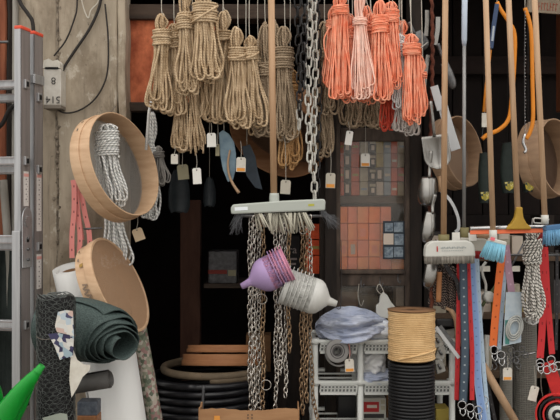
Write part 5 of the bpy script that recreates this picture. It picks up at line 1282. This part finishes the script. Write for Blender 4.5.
# ------------------------------------------------------------------ inner shelves on the right side
t = thing('rear_shelf', 'dim timber shelving behind the hanging straps on the right', 'shelf', P(500, 480, .5))
for (a, b) in ((256, 261), (314, 319), (372, 378)):
    mb = MB(); mb.pbox(424, a, 600, b, .30, .6); mb.build('board', mat('shelf_tan', (74,58,46), (94,76,60), rough=.8, scale=(5,30,30)), t)
for x in (424, 549, 595): mb = MB(); mb.pbox(x, 215, x+5, 480, .31, .58); mb.build('upright', wood_dk, t)
mb = MB(); mb.pbox(424, 215, 600, 480, .6, .62); mb.build('back_board', wood_in, t)
goods = [(432, 290, 446, 314, 'grey'), (449, 284, 462, 314, 'black'), (478, 292, 491, 314, 'pale'), (494, 300, 506, 314, 'olive'), (508, 284, 520, 314, 'grey'), (522, 292, 536, 314, 'olive'), (553, 280, 566, 314, 'black'),
         (430, 232, 444, 256, 'black'), (487, 240, 497, 256, 'black'), (498, 230, 510, 256, 'grey'), (512, 236, 523, 256, 'pale'), (525, 226, 540, 256, 'black'), (478, 344, 492, 372, 'grey'), (433, 346, 446, 372, 'grey')]
for i, (x0, y0, x1, y1, c) in enumerate(goods):
    carton(x0, y0, x1, y1, .34+.02*(i % 3), .14, cm[c], 'dim %s packet on the rear shelving, %s along the %s board' % (c, ('first', 'second', 'third', 'fourth', 'fifth', 'sixth', 'seventh', 'first', 'second', 'third', 'fourth', 'fifth', 'second', 'first')[i], 'middle' if i < 7 else ('top' if i < 12 else 'lower')), 'dim packets on the rear shelving', name='packet', front=[(.1, .15, .9, .35, cm['pale'])] if i % 2 else None)
for i, (x0, x1) in enumerate(((480, 490), (511, 520))):
    mb = MB(); mb.pbox(x0, 266, x1, 271.5, .285, .287); tag(mb.build('shelf_ticket', paper), ('left', 'right')[i]+' pale shelf ticket above the packets', 'ticket', 'shelf tickets')
rail = MB(); rail.tube([P(440, 255, -.01), P(565, 255, -.01)], .005, 8)
for x in (446, 560): rail.tube([P(x, 255, -.01), P(x, 255, -.01)+np.array((0, .32, 0))], .005, 8)
tag(rail.build('strap_rail', steel_d), 'thin steel rod behind the brush heads carrying straps and leashes', 'rod')

# ------------------------------------------------------------------ leashes, straps, hanks, rolls
sm = {'red': mat_strap('red_strap', (196,48,52), (150,30,34), (1, 30)), 'navy': mat_strap('navy_strap', (70,84,98), (170,180,186), (1, 60), (54,66,80)), 'blue': mat_strap('blue_strap', (128,156,202), (100,126,170), (1, 60), (150,176,214)),
      'orange': mat_strap('orange_strap', (224,112,54), (160,70,30), (1, 45)), 'mauve': mat_strap('mauve_strap', (176,140,158), (196,170,184), (1, 45)), 'pale': mat_strap('pale_strap', (170,190,208), (140,160,180), (1, 50)), 'black': mat_strap('black_strap', (46,44,46), (90,88,88), (1, 50))}
def clip(parent, px, py, y):
    s = S(y); mb = MB(); m = facing(px, py, y)
    mb.tube(mb.tr([(4*s*math.cos(a), 4*s*math.sin(a), 0) for a in np.linspace(0, 2*PI, 20, endpoint=False)], m), .0022, 6, closed=True)
    mb.tube(mb.tr([(3*s, -4*s, 0), (3.4*s, -8*s, .002), (1*s, -11*s, .003), (-2*s, -8*s, .002), (-2*s, -4*s, 0)], m), .0024, 6); mb.build('snap_clip', steel, parent)
def leash(label, pp, wpx, y, c, clip_at=None, name='leash', tw=0):
    t = thing(name, label, name.split('_')[-1], P(pp[-1][0], pp[-1][1], y), 'leashes and straps at the right')
    mb = MB(); strap(mb, [P(a, b, y) for a, b in pp], wpx*S(y), .0028, tw=tw); mb.build('webbing', sm[c], t)
    if clip_at: clip(t, clip_at[0], clip_at[1], y-.006)
    return t
leash('red leash at the left edge of the leash bundle', [(459, 256), (459, 290), (458, 340), (456.5, 400)], 4.5, -.07, 'red')
leash('navy studded leash in front of the bundle with a ring clip', [(463, 258), (464, 300), (465, 350), (463, 402)], 8, -.09, 'navy', (462, 405))
leash('red leash between the navy and the light blue ones', [(468, 262), (470, 310), (472, 350), (472, 400)], 4.5, -.075, 'red', (470, 408))
leash('broad light blue leash with dotted weave', [(471, 256), (473, 290), (476, 330), (478, 380), (484, 425)], 8, -.06, 'blue', (478, 410))
leash('pale blue strap right of the light blue leash', [(477, 256), (479, 300), (483, 360), (489, 425)], 4, -.05, 'pale')
leash('dark strap at the right edge of the leash bundle', [(474, 300), (481, 340), (488, 385), (496, 425)], 3.5, -.03, 'black')
leash('second navy strap half hidden behind the red leash', [(461, 258), (462, 300), (468, 360), (476, 412)], 4, -.045, 'black', (484, 400))
leash('bright orange strap beside the blue-bristled broom', [(502, 255), (499, 280), (496, 310), (493, 346)], 7.5, -.06, 'orange', (494, 350), 'strap')
leash('pale blue strap next to the orange one', [(505, 256), (503.5, 290), (501, 320), (499, 350)], 4, -.05, 'pale', (501, 355), 'strap')
leash('mauve strap hanging right of the orange one', [(506, 245), (508, 265), (511, 288), (514, 312)], 7, -.055, 'mauve', None, 'strap')
leash('red double leash, left strand, right of the striped rope', [(541, 247), (543, 290), (542, 330), (540, 358)], 7, -.06, 'red', (540, 363))
leash('red double leash, right strand, right of the striped rope', [(545, 247), (547, 290), (550, 330), (552, 354)], 6, -.045, 'red', (551, 360))
leash('dark strap under the white brush head left of the bundle', [(444, 262), (450, 272), (457, 282), (460, 300)], 4, -.08, 'black', None, 'strap')
leash('dim brown strap hanging at the far right', [(557, 250), (557, 300), (556, 350)], 3, .05, 'black', None, 'strap')
bk = mat_stripe('braided_black', (30,28,28), (150,130,120), (1.0, 60), thr=.7)
for i, (px, a, b) in enumerate(((441, 270, 306), (447, 268, 310), (452, 274, 308), (456, 276, 306), (434, 288, 306))):
    hank('braided_cord', 'black and white braided cord bunch, %s from the left below the white brush head' % ('second', 'third', 'fourth', 'fifth', 'first')[i], 'braided cord bunches', px, a-8, a, a+5, b, 6, 8, -.03+.01*(i % 2), bk, 6, 1.0, 0, 120+i, tie=False)
mb = MB(); mb.tube(pcurve([(439.5, 272), (439, 286), (438.5, 302)], -.075, 10), .0105, 10, flat=.6); tag(mb.build('short_handle', mat('brown_grip', (150,100,62), (166,116,76), rough=.6, scale=(40,40,6))), 'brown wooden tool grip hanging under the long scoop', 'handle')  # wooden grip of a tool, not a loose stick
hank('striped_rope_hank', 'black and white striped rope hank hanging from a white string', 'striped rope hanks', 532.5, 226, 240, 264, 320, 13, 14, -.12, bw_r, 13, 1.25, 1, 130, tie=False)
mb = MB(); mb.tube([P(531, 230, -.12), P(532.5, 219, -.14), P(534, 218.5, -.17)], .0024, 6); tag(mb.build('hanging_string', white_r), 'white string holding up the striped rope hank', 'cord')
hank('white_cord_hank', 'small white cord loop hanging behind the striped rope hank', 'striped rope hanks', 534, 290, 298, 304, 324, 10, 15, -.05, white_r, 9, .8, 0, 131, tie=False)
# blister pack with coiled cable
t = thing('cable_pack', 'blister pack with a coil of grey cable on a pale blue card', 'cable pack', P(513, 347, -.1))
mb = MB(); m = facing(514, 322, -.08); s = S(-.08); mb.prism([(-11*s, -24*s), (7*s, -20*s), (8*s, 30*s), (-8*s, 30*s)], -.002, .002, m); mb.build('card', mat('pack_card', (168,184,196), (190,200,206), rough=.4, scale=(20,20,20)), t)
mb = MB(); mb.box((-7*s, -10*s, .003), (4*s, 24*s, .003), m); mb.build('teal_strip', mat('teal_print', (70,130,124), rough=.5), t)
for k in range(3):
    mb = MB(); rr = (10-1.9*k)*s; mm_ = facing(514.5, 328, -.09-.003*k, -.25); mb.tube(mb.tr([(rr*.78*math.cos(a), rr*1.22*math.sin(a), 0) for a in np.linspace(0, 2*PI, 36, endpoint=False)], mm_), .0036, 8, closed=True); mb.build('cable_turn', mat('cable_silver', (176,178,174), rough=.35, metal=.3), t)
for i, (px, py) in enumerate(((499, 352), (505, 356), (511, 350), (517, 354), (522, 349), (496, 360), (508, 362), (515, 360))):
    t = thing('snap_hook', 'dark snap hook in the cluster below the cable pack, %s from the left' % ('second', 'third', 'fifth', 'seventh', 'eighth', 'first', 'fourth', 'sixth')[i], 'hook', P(px, py+6, -.05), 'dark snap hooks')
    mb = MB(); m = facing(px, py, -.05+.006*(i % 3), .5*math.sin(i*2)); s = S(-.05)
    mb.tube(mb.tr([(3*s*math.cos(a), 3*s*math.sin(a), 0) for a in np.linspace(0, 2*PI, 16, endpoint=False)], m), .0022, 6, closed=True); mb.build('ring', steel_d, t)
    mb = MB(); mb.tube(mb.tr([(0, -3*s, 0), (3*s, -6*s, 0), (1.5*s, -10*s, 0), (-2*s, -9*s, 0), (-2*s, -5*s, 0)], m), .0026, 6); mb.build('hook', steel_d, t)
# grey wire-mesh rolls
def mesh_roll(px, y0, rpx, y, lab, seed):
    s = S(y); zt = P(0, y0, y)[2]; x = P(px, 0, y)[0]; Rr = rpx*s; t = thing('mesh_roll', lab, 'wire roll', (x, y, 0), 'grey mesh rolls')
    mb = MB(); k = int((zt-.01)/.009)
    for i in range(k+1):
        z = .01+i*.009
        if z < .45: continue
        mb.tube([(x+Rr*math.cos(a), y+Rr*math.sin(a), z+.0015*math.sin(a*3+i)) for a in np.linspace(PI*.95, 2.05*PI, 16)], .0012, 4, cap=False)
    for j in range(24):
        a = PI*.95+1.1*PI*j/23; mb.tube([(x+Rr*math.cos(a), y+Rr*math.sin(a), .45), (x+Rr*math.cos(a), y+Rr*math.sin(a), zt)], .0011, 4, cap=False)
    mb.build('mesh_wires', mat('galv_wire', (150,148,140), rough=.5, metal=.3), t, kind='stuff')
    mb = MB(); mb.lathe([(Rr*.96, 0), (Rr*.96, zt-.004), (Rr*.7, zt-.004), (Rr*.7, 0)], Matrix.Translation((x, y, 0)), 30, close=True); mb.build('inner_layers', mat('mesh_inner', (98,96,90), (120,116,108), rough=.7, scale=(30,30,200)), t)
    return t
t = mesh_roll(525, 318, 11, .1, 'tall grey wire mesh roll standing behind the cable pack', 1)
mb = MB(); s = S(.1); mb.tube([(P(525, 0, .1)[0]+11.6*s*math.cos(a), .1+11.6*s*math.sin(a), P(0, 352, .1)[2]+.008*math.cos(a)) for a in np.linspace(0, 2*PI, 30)], .0022, 6); mb.build('tie_wire', steel, t)
mesh_roll(506, 345, 6, .05, 'thin grey wire mesh roll left of the tall one', 2)
# slanting handles and strips
mb = MB(); mb.tube([P(464, 330, -.0), P(480, 360, -.02), P(517, 425, -.07)], .016, 12); tag(mb.build('slanted_handle', wood_l), 'wooden tool handle slanting down to the right at the bottom', 'handle')  # slanting handle of a tool
t = thing('hammer_axe', 'tool with a tan wooden handle and black head between rope coil and leashes', 'hatchet', P(452, 346, .02))
mb = MB(); mb.tube(pcurve([(446, 308), (452, 312), (457, 324), (458, 346)], -.035, 16), [.010]*4+[.014]*6+[.016]*6, 10, flat=.7); mb.build('handle', wood_l, t)
mb = MB(); mb.pbox(436, 319, 455, 327, -.03, -.01); mb.build('head', black_pl, t, bevel=.005)
mb = MB(); mb.prism([(-.035, .02), (.03, .03), (.035, -.03), (-.02, -.05)], -.01, .01, facing(449, 336, -.0)); tag(mb.build('grey_plate', mat('grey_card', (150,146,138), rough=.7), bevel=.002), 'grey card plate behind the tan handle', 'card')
for i, (a, b, c, lab) in enumerate((((436, 327), (447, 342), (459, 358), 'pale steel strip slanting down towards the leashes'), ((440, 326), (452, 342), (462, 354), 'dark steel strip slanting beside the pale one'))):
    mb = MB(); strap(mb, [P(q[0], q[1], -.075+.012*i) for q in (a, b, c)], .014, .004); tag(mb.build('flat_iron', (mat('pale_metal', (0,0,0)), steel_d)[i]), lab, 'strip')
for i, (px, py, lab) in enumerate(((437, 340, 'grey plastic fitting beside the rope coil, upper one'), (440, 352, 'grey plastic fitting beside the rope coil, middle one'), (439, 366, 'pale plastic fitting beside the black tubing coil'))):
    s = S(.0); mb = MB(); mb.prism([(-4*s, -7*s), (5*s, -6*s), (5*s, 2*s), (2*s, 7*s), (-3*s, 7*s)], -.012, .012, facing(px, py, -.06, .25*(-1)**i)); t = thing('plastic_fitting', lab, 'fitting', P(px, py+7, 0), 'plastic fittings')
    mb.build('fitting_body', mat('fitting_grey', (156,154,148), (130,128,122), rough=.6, scale=(30,30,30)), t, bevel=.003)
    mb = MB(); mb.tube([P(px-1, py-2, -.072), P(px+2, py+3, -.074)], .005, 8); mb.build('nozzle', steel_d, t)
mb = MB(); mb.pbox(433, 372, 452, 381, .05, .2); tag(mb.build('brown_tray', mat('tray_brown', (110,92,74), rough=.8), bevel=.002), 'brown tray on the shelf right of the black tubing', 'tray')
mb = MB(); mb.pbox(436, 409, 450, 423, .02, .12); tag(mb.build('mustard_carton', mat('carton_mustard', (170,150,70), rough=.7), bevel=.002), 'mustard yellow carton at the bottom right of the black tubing', 'box')
# white pump lever and cup between the straps
t = thing('white_lever', 'white curved plastic lever hanging between the leashes and the orange strap', 'lever', P(484, 300, .0))
mb = MB(); mb.tube(pcurve([(486, 262), (482, 268), (483, 276), (486, 286), (484, 300), (481, 318)], .0, 20), .0055, 8); mb.build('arm', white_off, t)
m = frame(P(489, 297, -.02), (.2, -.9, .3)); mb = MB(); mb.lathe([(.0001, .012), (.02, .012), (.023, .004), (.023, -.02), (.0001, -.022)], m, 24); mb.build('disc', white_off, t)
mb = MB(); mb.tube([P(482, 306, -.02), P(497, 284, -.01)], .007, 8); tag(mb.build('green_tube', mat('dull_green', (92,100,70), rough=.6)), 'dull green tube slanting behind the white disc', 'tube')
mb = MB(); mb.tube([P(505, 278, .0), P(524, 243, .02)], .004, 6); tag(mb.build('grey_rod', steel_d), 'dark rod slanting behind the orange strap', 'rod')
mb = MB(); mb.tube([P(487, 335, -.01), P(486, 350, -.015), P(486, 425, -.02)], .0115, 12); tag(mb.build('white_tube', white_off), 'white plastic tube standing between the leashes and the mesh rolls', 'tube')
# red leash coil at the lower right corner
t = thing('leash_reel', 'coil of red leash with a white badge in the lower right corner', 'leash reel', P(553, 430, -.1))
for k in range(4):
    rr = (22-3.6*k)*S(-.1); mm_ = frame(P(558, 415, -.1-.004*k), (-.35, -1, .05)); mb = MB(); mb.lathe([(rr, .012), (rr, -.012), (rr-.007, -.012), (rr-.007, .012)], mm_, 44, close=True); mb.build('leash_turn', mat('red_web', (206,48,44), (186,40,40), rough=.6, scale=(30,30,30)) if k % 2 == 0 else black_pl, t, bevel=.001)
mm_ = frame(P(558, 415, -.12), (-.35, -1, .05)); mb = MB(); mb.lathe([(.0001, .004), (.036, .004), (.036, 0), (.0001, 0)], mm_, 30); bdg = mb.build('badge', white_off, t)
mb = MB(); mb.lathe([(.022, .006), (.022, .004), (.010, .004), (.010, .006)], mm_, 30, close=True); mb.build('badge_ring', black_pl, bdg)
mb = MB(); strap(mb, [P(547, 362, -.03), P(552, 375, -.03), P(558, 392, -.03), P(566, 402, -.03)], .05, .006); tag(mb.build('red_pouch', mat('red_web', (0,0,0)), bevel=.002), 'red webbing pouch above the red leash coil', 'pouch')
mb = MB(); mb.tube(pcurve([(541, 372), (541, 386), (543, 398)], -.03, 10), .0022, 6); tag(mb.build('dangling_wire', wire_m), 'thin wire dangling under the red leash clips', 'wire')
for i, (px, py) in enumerate(((540, 367), (547, 370), (553, 368), (558, 366))):
    mb = MB(); m = facing(px, py, -.06, i*.6); s = S(-.06); mb.tube(mb.tr([(4*s*math.cos(a), 4*s*math.sin(a), 0) for a in np.linspace(0, 2*PI, 18, endpoint=False)], m), .0026, 6, closed=True)
    tag(mb.build('steel_ring', steel), 'bright steel ring at the foot of the red leashes, %s from the left' % ('first', 'second', 'third', 'fourth')[i], 'ring', 'rings of the red leashes')
